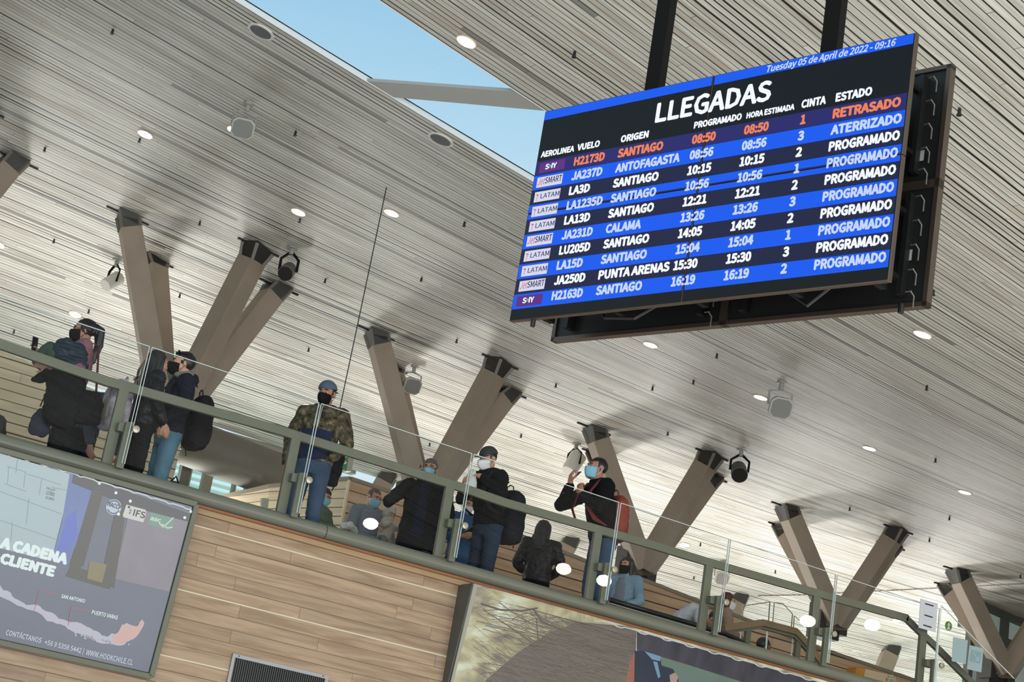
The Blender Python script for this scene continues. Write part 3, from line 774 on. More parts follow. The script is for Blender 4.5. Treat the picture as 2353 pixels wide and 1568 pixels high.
# ---- notices stuck on the glass
def px_panel(pts, Y, th): 
    mb = MB(); mb.prism([onY(x, y, Y) for x, y in pts], (0, th, 0)); return mb
sg = thing('notice_sign', 'white upright notice with three black dashes on the glass', 'sign', tuple(onY(2135, 1453, GY-0.01)))
px_panel([(2115.5, 1376), (2155, 1388), (2150, 1454), (2111, 1443)], GY-0.012, 0.006).build('notice_board', mat('notice_white', (196, 198, 204), 0.5), sg)
mb = MB()
for x, y in ((2135.5, 1390.5), (2133.5, 1416.5), (2131, 1439.5)):
    mb.prism([onY(x-9.5, y-4.2, GY-0.013), onY(x+9.5, y+1.6, GY-0.013), onY(x+9.3, y+4.4, GY-0.013), onY(x-9.7, y-1.4, GY-0.013)], (0, -0.002, 0))
mb.build('dash_mark', BLACK, sg)
c_ = onY(2179.5, 1439, GY-0.01)
gs = thing('green_sticker', 'round green sticker with white figure on the stair glass', 'sticker', tuple(c_))
mb = MB(); mb.cyl(c_, (0, 1, 0), 0.055, 0.004, 28); mb.build('sticker_disc', mat('sticker_green', (70, 120, 50), 0.5), gs)
mb = MB(); u_ = np.array([1, 0, 0]); v_ = np.array([0, 0, 1])
cc = c_+np.array([0, -0.004, 0])
for a0, a1, w_ in (((0.0, 0.035), (0.0, -0.01), 0.014), ((0, -0.005), (-0.012, -0.036), 0.01), ((0, -0.005), (0.014, -0.03), 0.01), ((-0.02, 0.005), (0.02, 0.012), 0.009), ((-0.025, -0.042), (0.022, -0.036), 0.006)):
    mb.bar([cc+u_*a0[0]+v_*a0[1], cc+u_*a1[0]+v_*a1[1]], w_, 0.002, up=(0, -1, 0))
mb.build('sticker_figure', WHITE, gs)
PAPER = mat('pale_blue_notice', (150, 172, 174), 0.5)
for pts, lab, arrow in (([(2191, 1465), (2224, 1472), (2219, 1527), (2187, 1520)], 'plain pale blue sheet on the stair glass', False), ([(2228, 1483), (2260, 1491), (2255, 1546), (2222, 1538)], 'pale blue sheet with a diagonal arrow on the stair glass', True)):
    c_ = onY(sum(p[0] for p in pts)/4, sum(p[1] for p in pts)/4, GY-0.01)
    t = thing('paper_notice', lab, 'notice', tuple(c_), 'pale blue sheets on the stair glass')
    px_panel(pts, GY-0.012, 0.004).build('sheet', PAPER, t)
    if arrow:
        px_panel([(2232, 1494), (2256, 1500), (2252, 1526), (2228, 1520)], GY-0.014, 0.001).build('arrow_field', mat('notice_field', (128, 156, 160), 0.5), t)
        mb = MB(); mb.bar([onY(2236, 1500, GY-0.016), onY(2246, 1516, GY-0.016)], 0.022, 0.002, up=(0, -1, 0)); mb.prism([onY(2240, 1518, GY-0.016), onY(2250, 1508, GY-0.016), onY(2250, 1521, GY-0.016)], (0, 0.002, 0)); mb.build('arrow', PAPER, t)

# ================================================================== ESCALATOR AND INNER BALUSTRADES
esc = thing('escalator_handrail', 'black rubber escalator handrail crossing the denim jacket woman', 'handrail', tuple(onY(1560, 1425, 16.3)))
mb = MB(); mb.tube([onY(x, y, 16.3) for x, y in ((1402, 1379), (1500, 1408), (1600, 1437), (1668, 1458), (1700, 1474), (1760, 1512), (1800, 1540))], 0.03, 10); mb.build('rubber_belt', BLACK, esc, True)
mb = MB(); mb.bar([onY(x, y, 16.32) for x, y in ((1402, 1387), (1500, 1416), (1600, 1445), (1668, 1466), (1760, 1522))], 0.03, 0.02); mb.build('guide_rail', GREYP, esc)
mb = MB(); P_ = [onY(x, y, 16.34) for x, y in ((1402, 1388), (1600, 1446), (1668, 1468))]
mb.loft([[p, p-np.array([0, 0, 0.6]), p-np.array([0, -0.012, 0.6]), p+np.array([0, 0.012, 0])] for p in P_]); mb.build('glass_side', GLASS, esc)
WRAIL = mat('brown_wood_rail', (134, 112, 82), 0.5, noise=0.25, nscale=4)
bal = thing('wooden_balustrade', 'angled balustrade with broad wooden handrail round the stair opening', 'balustrade', tuple(onY(1760, 1500, 17.0)))
YW = 17.0
P_ = [onY(x, y, YW) for x, y in ((1662, 1444), (1750, 1432), (1826, 1452), (1852, 1480), (1890, 1530))]
mb = MB(); mb.bar(P_, 0.1, 0.085); mb.build('handrail', WRAIL, bal, bevel=0.01)
mb = MB(); mb.bar([p-np.array([0, -0.01, 0.06]) for p in P_], 0.05, 0.03); mb.build('under_rail', STEEL, bal)
for x, y, y2 in ((1674, 1453, 1500), (1719, 1446, 1510), (1834, 1474, 1540)):
    a, b = onY(x, y, YW), onY(x-3, y2, YW); mb = MB(); mb.box(((a[0]+b[0])/2, YW+0.02, (a[2]+b[2])/2), (0.075, 0.05, a[2]-b[2])); mb.build('post', STEEL, bal)
for q in (((1702, 1451), (1762, 1447), (1757, 1535), (1697, 1530)), ((1764, 1447), (1822, 1462), (1815, 1540), (1758, 1535))):
    mb = MB(); C4 = [onY(x, y, YW+0.06) for x, y in q]; mb.prism(C4, (0, 0.012, 0)); g_ = mb.build('glass_panel', GLASS, bal)
    mb = MB(); mb.bar([C4[0], C4[3]], 0.012, 0.008, up=(0, 1, 0)); mb.bar([C4[1], C4[2]], 0.012, 0.008, up=(0, 1, 0)); mb.build('glass_edge', GLASSEDGE, g_)
bg = thing('glass_balustrade', 'frameless glass balustrade standing far behind the wooden handrail', 'balustrade', tuple(onY(1780, 1440, 21.5)))
GED = mat('dark_glass_edge', (110, 120, 112), 0.4)
for q in (((1708, 1393), (1769, 1384), (1765, 1440), (1704, 1440)), ((1779, 1385), (1799, 1388), (1821, 1412), (1818, 1445), (1775, 1436)), ((1825, 1416), (1861, 1452), (1858, 1480), (1821, 1470))):
    C4 = [onY(x, y, 21.9) for x, y in q]; mb = MB(); mb.prism(C4, (0, 0.012, 0)); g_ = mb.build('glass_panel', GLASS, bg)
    mb = MB()
    for i in range(len(C4)-2): mb.bar([C4[i], C4[i+1]], 0.014, 0.012, up=(0.1, 1, 0.1))
    mb.bar([C4[-3], C4[-2]], 0.014, 0.012, up=(0.1, 1, 0.1)); mb.bar([C4[-1], C4[0]], 0.014, 0.012, up=(0.1, 1, 0.1)); mb.build('glass_edge', GED, g_)
yb = thing('yellow_marked_beam', 'pale beam end with an amber block at the lower right stairs', 'beam', tuple(onY(2000, 1550, 18.5)))
px_panel([(1968, 1534), (1987, 1538), (1983, 1560), (1964, 1555)], 18.5, 0.2).build('amber_block', mat('amber', (196, 132, 40), 0.5), yb)
px_panel([(1988, 1538), (2040, 1550), (2034, 1578), (1984, 1562)], 18.5, 0.2).build('pale_block', mat('pale_beam', (206, 182, 150), 0.6), yb)
c_ = onY(2047, 1566, 17.8)
fl_ = thing('cog_ornament', 'cream cog-shaped ornament at the bottom edge near the stairs', 'ornament', tuple(c_))
mb = MB(); mb.cyl(c_, (0, 1, 0), 0.06, 0.03, 20)
for k in range(9):
    a = 2*math.pi*k/9; mb.cyl(c_+np.array([0.07*math.cos(a), 0, 0.07*math.sin(a)]), (0, 1, 0), 0.02, 0.03, 10)
mb.build('cog_body', mat('cream', (196, 188, 140), 0.6), fl_)
mb = MB(); mb.cyl(c_+np.array([0, -0.016, 0]), (0, 1, 0), 0.03, 0.006, 16); mb.build('cog_centre', GREYP, fl_)

# ---- duct, exit sign, stick, small plate behind the balcony
DD = np.array([math.cos(math.radians(19)), math.sin(math.radians(19)), 0])
c0 = onY(437, 1018, 22.6)
DUCT = mat('duct_grey', (98, 94, 84), 0.6, 0.0, noise=0.12, nscale=2)
dt = thing('air_duct', 'fat grey cylindrical air duct above the blinds window', 'duct', tuple(c0))
mb = MB(); mb.tube([c0-DD*0.25, c0+DD*7.0], 0.335, 40); mb.build('duct_pipe', DUCT, dt, True)
mb = MB(); mb.tube([c0+DD*1.55, c0+DD*1.56], 0.338, 40); mb.build('duct_joint', mat('duct_joint_dark', (70, 68, 60), 0.5), dt, True)
ex = onY(784, 1062, 21.6)
e_ = thing('exit_sign', 'green hanging exit sign with 3 and an arrow', 'sign', tuple(ex))
px_panel([(770, 1046), (801, 1052), (797, 1082), (766, 1078)], 21.6, 0.1).build('sign_face', mat('exit_green', (30, 104, 64), 0.5, emit=0.25), e_)
px_panel([(801, 1050), (813, 1053), (808, 1084), (796, 1083)], 21.58, 0.14).build('sign_end', GREYP, e_)
mb = MB(); R_ = np.array([1, 0, -0.12]); R_ = R_/np.linalg.norm(R_)
put_text(mb, '3', onY(781, 1066, 21.59), R_, np.array([0, 0, 1.0]), 0.05, 0.08); put_text(mb, '>', onY(791, 1067, 21.59), R_, np.array([0, 0, 1.0]), 0.03, 0.06)
a_ = onY(787, 1063.5, 21.59); mb.bar([a_, a_+R_*0.05], 0.012, 0.002, up=(0, 1, 0)); mb.build('sign_text', WHITE, e_)
mb = MB(); mb.tube([onY(802, 1105, 20.25), onY(785, 1206, 20.0)], 0.022, 8)
tag(mb.build('leaning_stick', mat('stick_cream', (214, 202, 172), 0.5)), 'pale stick leaning against the timber wall left of the father', 'stick')
mb = px_panel([(603, 1145), (618, 1146), (615, 1180), (601, 1178)], 19.5, 0.06)
so = mb.build('side_post', mat('side_post_grey', (168, 166, 146), 0.5)); tag(so, 'short pale grey post behind the kerb left of the camouflage man', 'post')
w0, w1 = hit(888, 431), onY(776, 962, 16.2)
mb = MB(); n_ = 12
mb.tube([w0*(1-i/n_)+w1*(i/n_)+np.array([0.0, 0.0, -0.25*math.sin(math.pi*i/n_)*0.3]) for i in range(n_+1)], 0.006, 6)
tag(mb.build('hanging_cable', BLACK), 'thin dark cable hanging from the roof behind the camouflage man', 'cable')

# ================================================================== ROOF FITTINGS
def roof_n(X, Y):
    e = 0.02; dx = (zc(X+e, Y)-zc(X-e, Y))/(2*e); dy = (zc(X, Y+e)-zc(X, Y-e))/(2*e)
    n = np.array([dx, dy, -1.0]); return n/np.linalg.norm(n)
LIGHTS = [(1072, 95), (540, 299), (334, 308), (686, 487), (900, 489), (-4, 562), (173, 722), (707, 934), (1495, 792), (2120, 768), (1748, 913), (1998, 1030), (2217, 1131), (1573, 1252), (2062, 1425)]
NEAR = ['beside the skylight', 'just below the grey loudspeaker near the skylight', 'at left, halfway down, beside a sprinkler', 'above the black spotlight', 'beside the hanging cable', 'cut by the left edge', 'above the woman with the phone', 'beside the camouflage man', 'under the arrivals board', 'right of the arrivals board bottom corner', 'left of the loudspeaker at right', 'right of the third column shadow', 'at the far right above the stairs', 'beside the fourth column foot', 'at the railing bend']
proto = None
for (x, y), nr in zip(LIGHTS, NEAR):
    h = hit(x, y); n = roof_n(h[0], h[1])
    t = thing('downlight', 'round glowing recessed downlight '+nr, 'downlight', tuple(h), 'recessed downlights in the slatted roof')
    mb = MB(); mb.cyl(h+n*0.004, n, 0.096, 0.012, 28); mb.build('lamp_ring', LAMPRING, t, False)
    mb = MB(); mb.cyl(h+n*0.009, n, 0.082, 0.008, 28); mb.build('lamp_face', LAMP, t)
# globe lamps hanging in the near bay, mirrored in the balcony glass
LAMPB = mat('lit_globe', (255, 250, 240), 0.5, emit=60.0)
for (x, y), nr in zip(((852, 1204), (1295, 1308), (1388, 1335), (1856, 1428), (2004, 1437)), ('mirrored over the father with the baby', 'mirrored beside the leather jacket', 'mirrored left of the denim jacket', 'mirrored at the seventh railing post', 'mirrored left of the railing bend')):
    d = ray(x, y); t1 = (GY-CAM[1])/d[1]; g = CAM+d*t1; r = d*np.array([1, -1, 1])
    ts = np.linspace(0.5, 60, 1200); Q = g+r*ts[:, None]; p = Q[int(np.argmax(Q[:, 2] > zc(Q[:, 0], Q[:, 1])-0.55))]
    tz = float(zc(p[0], p[1]))-0.03; rr = 0.0046*np.linalg.norm(p-g)+0.0046*np.linalg.norm(g-CAM)
    t = thing('globe_lamp', 'white globe lamp of the near bay, '+nr, 'pendant lamp', (p[0], p[1], tz), 'near bay globe lamps')
    mb = MB(); mb.ell(p, (rr, rr, rr*0.72), None, 24, 16); mb.build('lamp_globe', LAMPB, t, True)
    mb = MB(); mb.tube([p+np.array([0, 0, rr*0.7]), (p[0], p[1], tz)], 0.012, 8); mb.build('lamp_rod', GREYP, t)
for (x, y), nr in (((600, 72), 'near the top beside the skylight'), ((1013, 320), 'left of the arrivals board')):
    h = hit(x, y); n = roof_n(h[0], h[1])
    t = thing('ceiling_speaker', 'flat round grey ceiling speaker '+nr, 'ceiling speaker', tuple(h), 'flush round ceiling speakers')
    mb = MB(); mb.cyl(h+n*0.004, n, 0.135, 0.012, 32); mb.build('speaker_ring', WHITE, t)
    mb = MB(); mb.cyl(h+n*0.007, n, 0.108, 0.012, 32); mb.build('speaker_grille', GREYD, t)
# sprinklers
SPR = [(260, 71, 'near the top left'), (1321, 122, 'above the board, left of the first pole'), (104, 343, 'at the far left edge'), (322, 322, 'beside the left downlight'), (680, 305, 'right of the grey loudspeaker'), (460, 513, 'between the first column tops'), (125, 554, 'left of the first column'), (690, 506, 'under the downlight above the spotlight'), (1068, 514, 'left of the arrivals board'), (969, 642, 'right of the hanging cable'), (748, 645, 'left of the hanging cable'), (414, 680, 'between the first column arms'), (205, 716, 'above the woman with the phone, beside the lamp'), (33, 763, 'above the handrail at far left'), (710, 804, 'under the first column'), (1050, 784, 'below the board left corner'), (947, 901, 'under the small loudspeaker'), (1278, 886, 'below the rear screen'), (1500, 893, 'beside the shadow under the board'), (988, 1022, 'right of the second column'), (1198, 1002, 'above the man with black cap'), (1535, 997, 'between third column arms'), (1648, 817, 'under the arrivals board right half'), (1594, 878, 'near the small downlight'), (2205, 253, 'right of the arrivals board'), (2145, 670, 'right of the board lower corner'), (2130, 890, 'below the downlight at right'), (1650, 1093, 'right of the third column'), (1613, 1165, 'above the railing at right'), (1595, 1329, 'above the kerb at right'), (2150, 1058, 'beside the fourth shadow'), (1953, 1170, 'left of the fourth column arm'), (2182, 1192, 'above the last column'), (2136, 1242, 'beside the fourth column bracket'), (1782, 1315, 'above the glass balustrade'), (2345, 1325, 'at the right edge'), (1610, 1252, 'beside the small lamp above the kerb'), (563, 963, 'above the air duct')]
SPM = mat('sprinkler_black', (24, 24, 24), 0.5)
sproot = None
for x, y, nr in SPR:
    h = hit(x, y-4); lab = 'small black sprinkler head '+nr
    if sproot is None:
        sproot = thing('sprinkler', lab, 'sprinkler', tuple(h), 'sprinkler heads on the slatted roof')
        mb = MB(); mb.cyl(h-np.array([0, 0, 0.025]), (0, 0, 1), 0.011, 0.05, 8); mb.build('sprinkler_body', SPM, sproot)
        mb = MB(); mb.cyl(h-np.array([0, 0, 0.054]), (0, 0, 1), 0.02, 0.008, 12); mb.box(h-np.array([0.0, 0, 0.05]), (0.03, 0.01, 0.01)); mb.cyl(h-np.array([0, 0, 0.03]), (0, 0, 1), 0.013, 0.04, 12); mb.build('deflector', SPM, sproot)
    else: dup(sproot, h, lab)
# spotlights
def spotlight(x, y, r, L_, aim, lab, white):
    h = hit(x, y); n = np.array([0, 0, 1.0]); c = h-n*0.32
    a = np.asarray(aim, float); a /= np.linalg.norm(a)
    t = thing('spotlight', lab, 'spotlight', tuple(h), 'can spotlights hung from the roof')
    mb = MB(); mb.cyl(c, a, r*0.92, L_, 28, r); mb.build('lamp_can', mat('spot_white', (196, 194, 186), 0.5) if white else STEEL_D, t, False, bevel=0.006)
    mb = MB(); mb.cyl(c+a*(L_/2+0.001), a, r*0.9, 0.012, 28); mb.build('lamp_mouth', mat('spot_mouth', (34, 28, 26), 0.4), t)
    s = np.cross(a, n); s /= np.linalg.norm(s)
    mb = MB(); mb.bar([c+s*(r+0.01)-a*0.02, c+s*(r+0.012)+n*0.16, c+s*0.03+n*0.24, c-s*0.03+n*0.24, c-s*(r+0.012)+n*0.16, c-s*(r+0.01)-a*0.02], 0.035, 0.012, up=a); mb.build('yoke', BLACKM, t)
    mb = MB(); mb.cyl(h-n*0.04, n, 0.03, 0.1, 12); mb.cyl(h-n*0.006, n, 0.07, 0.02, 20); mb.build('ceiling_mount', GREYP, t)
spotlight(672, 570, 0.10, 0.26, (-0.42, -0.72, -0.55), 'black-mouthed can spotlight right of the leftmost column', False)
spotlight(270, 598, 0.10, 0.27, (0.65, 0.25, 0.7), 'white can spotlight half behind the leftmost column arm', True)
spotlight(1325, 1020, 0.13, 0.34, (0.45, 0.1, 0.9), 'white can spotlight above the man with the red backpack', True)
spotlight(1704, 1035, 0.12, 0.30, (-0.42, -0.72, -0.55), 'dark can spotlight right of the third column', False)
# loudspeakers
def loudspeaker(x, y, s, lab, aim):
    h = hit(x, y); t = thing('loudspeaker', lab, 'loudspeaker', tuple(h), 'grey box loudspeakers under the roof')
    a = np.asarray(aim, float); a /= np.linalg.norm(a); n = np.array([0, 0, 1.0]); sd = np.cross(n, a); sd /= np.linalg.norm(sd); u = np.cross(a, sd)
    c = h-n*0.36*s
    mb = MB(); R = [[c+a*dd+sd*(x_*w)+u*(y_*hh) for x_, y_ in ((1, .6), (.6, 1), (-.6, 1), (-1, .6), (-1, -.6), (-.6, -1), (.6, -1), (1, -.6))] for dd, w, hh in ((-0.14*s, 0.10*s, 0.09*s), (0.05*s, 0.16*s, 0.15*s), (0.12*s, 0.165*s, 0.155*s))]
    mb.loft(R); mb.build('speaker_box', mat('speaker_grey', (176, 175, 166), 0.55), t, False, bevel=0.012*s)
    mb = MB(); mb.loft([[c+a*dd+sd*(x_*0.14*s)+u*(y_*0.13*s) for x_, y_ in ((1, .6), (.6, 1), (-.6, 1), (-1, .6), (-1, -.6), (-.6, -1), (.6, -1), (1, -.6))] for dd in (0.115*s, 0.125*s)]); mb.build('speaker_grille', mat('speaker_cloth', (128, 128, 124), 0.8), t)
    mb = MB(); mb.bar([c+sd*0.165*s, c+sd*0.165*s+n*0.2*s, c+n*0.24*s, c-sd*0.165*s+n*0.2*s, c-sd*0.165*s], 0.03*s, 0.012*s, up=a); mb.build('bracket', GREYP, t)
    mb = MB(); mb.cyl(c+n*0.3*s, n, 0.035*s, 0.13*s, 12); mb.cyl(h-n*0.01, n, 0.07*s, 0.03, 16); mb.build('ceiling_mount', GREYP, t)
loudspeaker(571, 238, 0.74, 'grey box loudspeaker near the skylight', (-0.25, -0.8, -0.75))
loudspeaker(953, 842, 0.78, 'small pale loudspeaker beside the second column', (-0.1, -0.8, -0.45))
loudspeaker(1797, 878, 0.86, 'pale loudspeaker hanging at right above the railing', (-0.3, -0.8, -0.5))
loudspeaker(1662, 1290, 0.8, 'round-edged white loudspeaker seen behind the railing at right', (-0.3, -0.8, -0.5))

# ================================================================== LIGHT-BOX ADVERTS AND VENT
def tri_fan(mb, pts): mb.add(pts, [tuple(range(len(pts)))])
class Plane:
    def __init__(s, top, bot):
        s.p0 = np.array([4.0, top[0], top[1]]); dn = np.array([0, bot[0]-top[0], bot[1]-top[1]]); dn /= np.linalg.norm(dn)
        s.n = np.cross(np.array([1.0, 0, 0]), dn); s.n = -s.n if s.n[1] > 0 else s.n; s.up = -dn; s.rt = np.array([1.0, 0, -0.0115]); s.rt /= np.linalg.norm(s.rt)
    def at(s, x, y, off=0.0): return onP(x, y, s.p0, s.n)+s.n*off
    def poly(s, pts, off, name, m, par):
        mb = MB(); tri_fan(mb, [s.at(x, y, off) for x, y in pts]); return mb.build(name, m, par)
    def text(s, mb, st, a, b, cap, off=0.005, shear=0.0, bold=0.01):
        A, B = s.at(*a, off), s.at(*b, off); r = B-A; w = np.linalg.norm(r); r /= w
        u = s.up-r*(s.up@r); u /= np.linalg.norm(u); put_text(mb, st, A, r, u, w, cap, shear, bold)
def ad(name, rgb, k=0.5, **kw): return mat('advert_'+name, tuple(int(c*0.7) for c in rgb), 0.3, emit=k, **kw)

LP = Plane((14.76, 4.49), (14.97, 2.90))
lb = thing('left_advert_lightbox', 'framed banner of a freight company with a map and A CADENA CLIENTE', 'billboard', (3.2, 14.95, 2.85))
Xr = float(LP.at(448, 1172)[0]); Xl = 1.2
zT, zB = float(LP.at(446, 1170)[2]), float(LP.at(340, 1566)[2])
def lpt(X, z, off=0.0):
    zz = z+zt(X)+0.02; y = 14.76+(4.49-zz)*(14.97-14.76)/(4.49-2.90)
    return np.array([X, y, zz])+LP.n*off
mb = MB(); P4 = [lpt(Xl, zT-0.03), lpt(Xr-0.03, zT-0.03), lpt(Xr-0.03, zB+0.03), lpt(Xl, zB+0.03)]; mb.prism(P4, -LP.n*0.02); mb.build('banner', ad('slate', (118, 124, 142), 0.4, noise=0.15, nscale=1.2), lb)
mb = MB()
for a, b in ((lpt(Xl, zT), lpt(Xr, zT)), (lpt(Xr, zT), lpt(Xr, zB)), (lpt(Xr, zB), lpt(Xl, zB))): mb.bar([a+LP.n*0.0, b+LP.n*0.0], 0.05, 0.05, up=LP.n)
mb.build('frame', STEEL, lb, bevel=0.005)
mb = MB(); A, B = lpt(Xr, zT), lpt(Xr, zB); mb.prism([A, B, (Xr, 15.0, B[2]), (Xr, 15.0, A[2])], (-0.02, 0, 0)); A2, B2_ = lpt(Xl, zT), lpt(Xl, zT)
mb.prism([A, (Xr, 15.0, A[2]), (Xl, 15.0, lpt(Xl, zT)[2]), lpt(Xl, zT)], (0, 0, -0.02)); mb.build('box_side', STEEL_D, lb)
# picture on the banner
LP.poly([(0, 1042), (168, 1092), (130, 1240), (118, 1290), (-80, 1240), (-80, 1020)], 0.003, 'picture_cartons', ad('cartons', (186, 206, 212), 0.5, noise=0.08, nscale=1.5), lb)
LP.poly([(160, 1088), (232, 1108), (190, 1215), (155, 1300), (118, 1290), (142, 1200)], 0.0032, 'picture_trailer', ad('trailer', (120, 140, 200), 0.45, noise=0.25, nscale=2), lb)
LP.poly([(168, 1090), (250, 1115), (438, 1182), (434, 1200), (300, 1165), (164, 1110)], 0.0036, 'picture_roof', ad('ceil_dark', (78, 76, 80), 0.35), lb)
LP.poly([(300, 1160), (434, 1192), (388, 1360), (262, 1330)], 0.0034, 'picture_curtain', ad('curtain', (150, 142, 152), 0.45, noise=0.15, nscale=2.5), lb)
LP.poly([(212, 1125), (238, 1130), (192, 1300), (165, 1320), (160, 1300)], 0.004, 'picture_mast', ad('mast', (86, 82, 72), 0.4), lb)
LP.poly([(270, 1150), (292, 1155), (262, 1352), (230, 1340)], 0.0041, 'picture_mast', ad('mast', (86, 82, 72)), lb)
LP.poly([(165, 1300), (258, 1330), (252, 1355), (150, 1325)], 0.0042, 'picture_mast', ad('mast', (86, 82, 72)), lb)
LP.poly([(205, 1290), (245, 1298), (234, 1340), (200, 1330)], 0.0046, 'picture_motor', ad('motor', (146, 134, 84), 0.4), lb)
LP.poly([(152, 1190), (175, 1172), (178, 1230), (150, 1272), (132, 1268)], 0.0038, 'picture_blue_panel', ad('blue_panel', (96, 118, 210), 0.5), lb)
mb = MB()
for a, b in (((0, 1130), (142, 1182)), ((0, 1196), (128, 1240)), ((152, 1127), (118, 1120)), ((40, 1055), (36, 1088)), ((66, 1146), (60, 1206)), ((28, 1200), (25, 1245)), ((95, 1100), (140, 1115)), ((10, 1112), (60, 1130)), ((20, 1072), (17, 1112)), ((16, 1072), (58, 1085)), ((58, 1085), (54, 1122)), ((62, 1090), (96, 1100)), ((96, 1100), (90, 1138))):
    mb.bar([LP.at(*a, 0.004), LP.at(*b, 0.004)], 0.006, 0.001, up=LP.n)
mb.build('picture_carton_lines', ad('carton_line', (150, 168, 176), 0.4), lb)
mb = MB(); LP.text(mb, 'PALLET', (106, 1124), (126, 1130), 0.018); LP.text(mb, '117802', (105, 1136), (124, 1141), 0.03); LP.text(mb, '013883', (104, 1146), (123, 1151), 0.02); mb.build('carton_print', ad('print', (110, 118, 124), 0.3), lb)
mb = MB()
LP.text(mb, 'A CADENA', (0, 1258), (150, 1296), 0.082, bold=0.03); mb.build('headline_text', ad('white', (232, 246, 244), 0.75), lb); mb = MB(); LP.text(mb, 'CLIENTE', (0, 1293), (121, 1324), 0.078, bold=0.03)
mb.build('headline_text', ad('white', (232, 246, 244), 0.75), lb)
# chain of land along the map
up_ = [(-20, 1330), (0, 1345), (8, 1357), (24, 1362), (34, 1376), (50, 1384), (60, 1391), (78, 1390), (92, 1394), (100, 1402), (110, 1406), (128, 1414), (134, 1422), (160, 1430), (178, 1430), (186, 1432), (192, 1436), (208, 1444), (220, 1450), (234, 1461), (246, 1464), (256, 1456), (268, 1460), (272, 1452), (280, 1436), (290, 1432), (314, 1440), (320, 1430), (327, 1424), (331, 1432), (325, 1446)]
dn_ = [(318, 1458), (305, 1470), (290, 1477), (278, 1484), (262, 1482), (242, 1480), (222, 1476), (206, 1468), (196, 1462), (178, 1456), (160, 1448), (150, 1440), (130, 1434), (108, 1428), (96, 1414), (76, 1404), (50, 1395), (30, 1386), (14, 1378), (-20, 1362)]
rs = random.Random(3)
pts = []
for lst in (up_, dn_):
    for (x, y), (x2, y2) in zip(lst, lst[1:]+[lst[-1]]):
        pts.append((x, y)); pts.append(((x+x2)/2+rs.uniform(-1.2, 1.2), (y+y2)/2+rs.uniform(-2, 2)))
LP.poly(pts, 0.005, 'map_silhouette', ad('map', (200, 196, 212), 0.55), lb)
LP.poly([(270, 1454), (281, 1437), (314, 1440), (326, 1428), (331, 1433), (316, 1460), (296, 1474), (276, 1481), (262, 1478), (256, 1462)], 0.0056, 'map_tip', ad('map_tip', (226, 182, 172), 0.55), lb)
mb = MB()
for i in range(26):
    x = rs.uniform(170, 300); y = 1450+0.2*(x-170)+rs.uniform(4, 14); s_ = rs.uniform(1.2, 3.2)
    tri_fan(mb, [LP.at(x-s_, y, 0.005), LP.at(x, y-s_, 0.005), LP.at(x+s_*1.4, y+0.5*s_, 0.005), LP.at(x, y+s_, 0.005)])
mb.build('map_islands', ad('map', (200, 196, 212)), lb)
mb = MB()
for a, b in (((78, 1404), (91, 1357)), ((91, 1357), (132, 1367)), ((156, 1438), (164, 1396)), ((164, 1396), (205, 1404))): mb.bar([LP.at(*a, 0.006), LP.at(*b, 0.006)], 0.006, 0.001, up=LP.n)
mb.build('map_pointer', ad('pointer', (186, 112, 124), 0.5), lb)
mb = MB(); LP.text(mb, 'SAN ANTONIO', (140, 1374), (194, 1386), 0.03); mb.build('map_place_name', ad('white', (232, 246, 244)), lb); mb = MB(); LP.text(mb, 'PUERTO VARAS', (210, 1411), (269, 1424), 0.032); mb.build('map_place_name', ad('white', (232, 246, 244)), lb)
mb = MB(); LP.text(mb, 'CONTÁCTANOS', (12, 1459), (93, 1478), 0.042); mb.build('contact_text', ad('contact', (206, 212, 224), 0.6), lb); mb = MB(); LP.text(mb, '+56 9 5358 5442 |', (101, 1481), (190, 1502), 0.04); mb.build('contact_text', ad('contact', (206, 212, 224), 0.6), lb); mb = MB(); LP.text(mb, 'WWW.HOOKCHILE.CL', (196, 1505), (303, 1529), 0.045); mb.build('contact_text', ad('contact', (206, 212, 224), 0.6), lb)
# badges
def disc(c, r, off, mb, n=26):
    C0 = LP.at(*c, off); tri_fan(mb, [C0+LP.rt*r*math.cos(2*math.pi*k/n)+LP.up*r*math.sin(2*math.pi*k/n) for k in range(n)])
mb = MB(); disc((261, 1166), 0.07, 0.005, mb); bd = mb.build('quality_badge', ad('badge_white', (206, 212, 220), 0.55), lb)
mb = MB(); C0 = LP.at(261, 1166, 0.0055)
for k in range(22):
    a = 2*math.pi*k/22; b = 2*math.pi*(k+1)/22
    if abs(math.sin(a)) < 0.3: continue
    tri_fan(mb, [C0+(LP.rt*math.cos(t)+LP.up*math.sin(t))*r for t, r in ((a, 0.05), (b, 0.05), (b, 0.064), (a, 0.064))])
mb.build('badge_ring', ad('badge_blue', (96, 116, 150), 0.4), bd)
mb = MB(); LP.text(mb, 'HACCP', (246, 1162), (276, 1172), 0.036, 0.006, bold=0.02); mb.build('badge_text', ad('badge_ink', (66, 82, 110), 0.3), bd)
b2 = LP.poly([(290, 1160), (334, 1172), (336, 1178), (329, 1201), (283, 1189), (282, 1184)], 0.005, 'standard_badge', ad('badge_cream', (222, 220, 214), 0.55), lb)
mb = MB(); LP.text(mb, 'IFS', (305, 1185), (331, 1192), 0.055, 0.006, bold=0.01); disc((296, 1166), 0.011, 0.006, mb); mb.build('badge_text', ad('badge_dark', (40, 42, 46), 0.1), b2)
mb = MB(); disc((300, 1173), 0.011, 0.006, mb); disc((298, 1179), 0.011, 0.006, mb); mb.build('badge_dots', ad('badge_bluegrey', (140, 150, 166), 0.4), b2)
b3 = LP.poly([(345, 1178), (400, 1192), (395, 1221), (339, 1206)], 0.005, 'seafood_badge', ad('badge_green', (118, 164, 142), 0.5), lb)
mb = MB(); LP.text(mb, 'asc', (345, 1195), (368, 1201), 0.036, 0.006, bold=0.02)
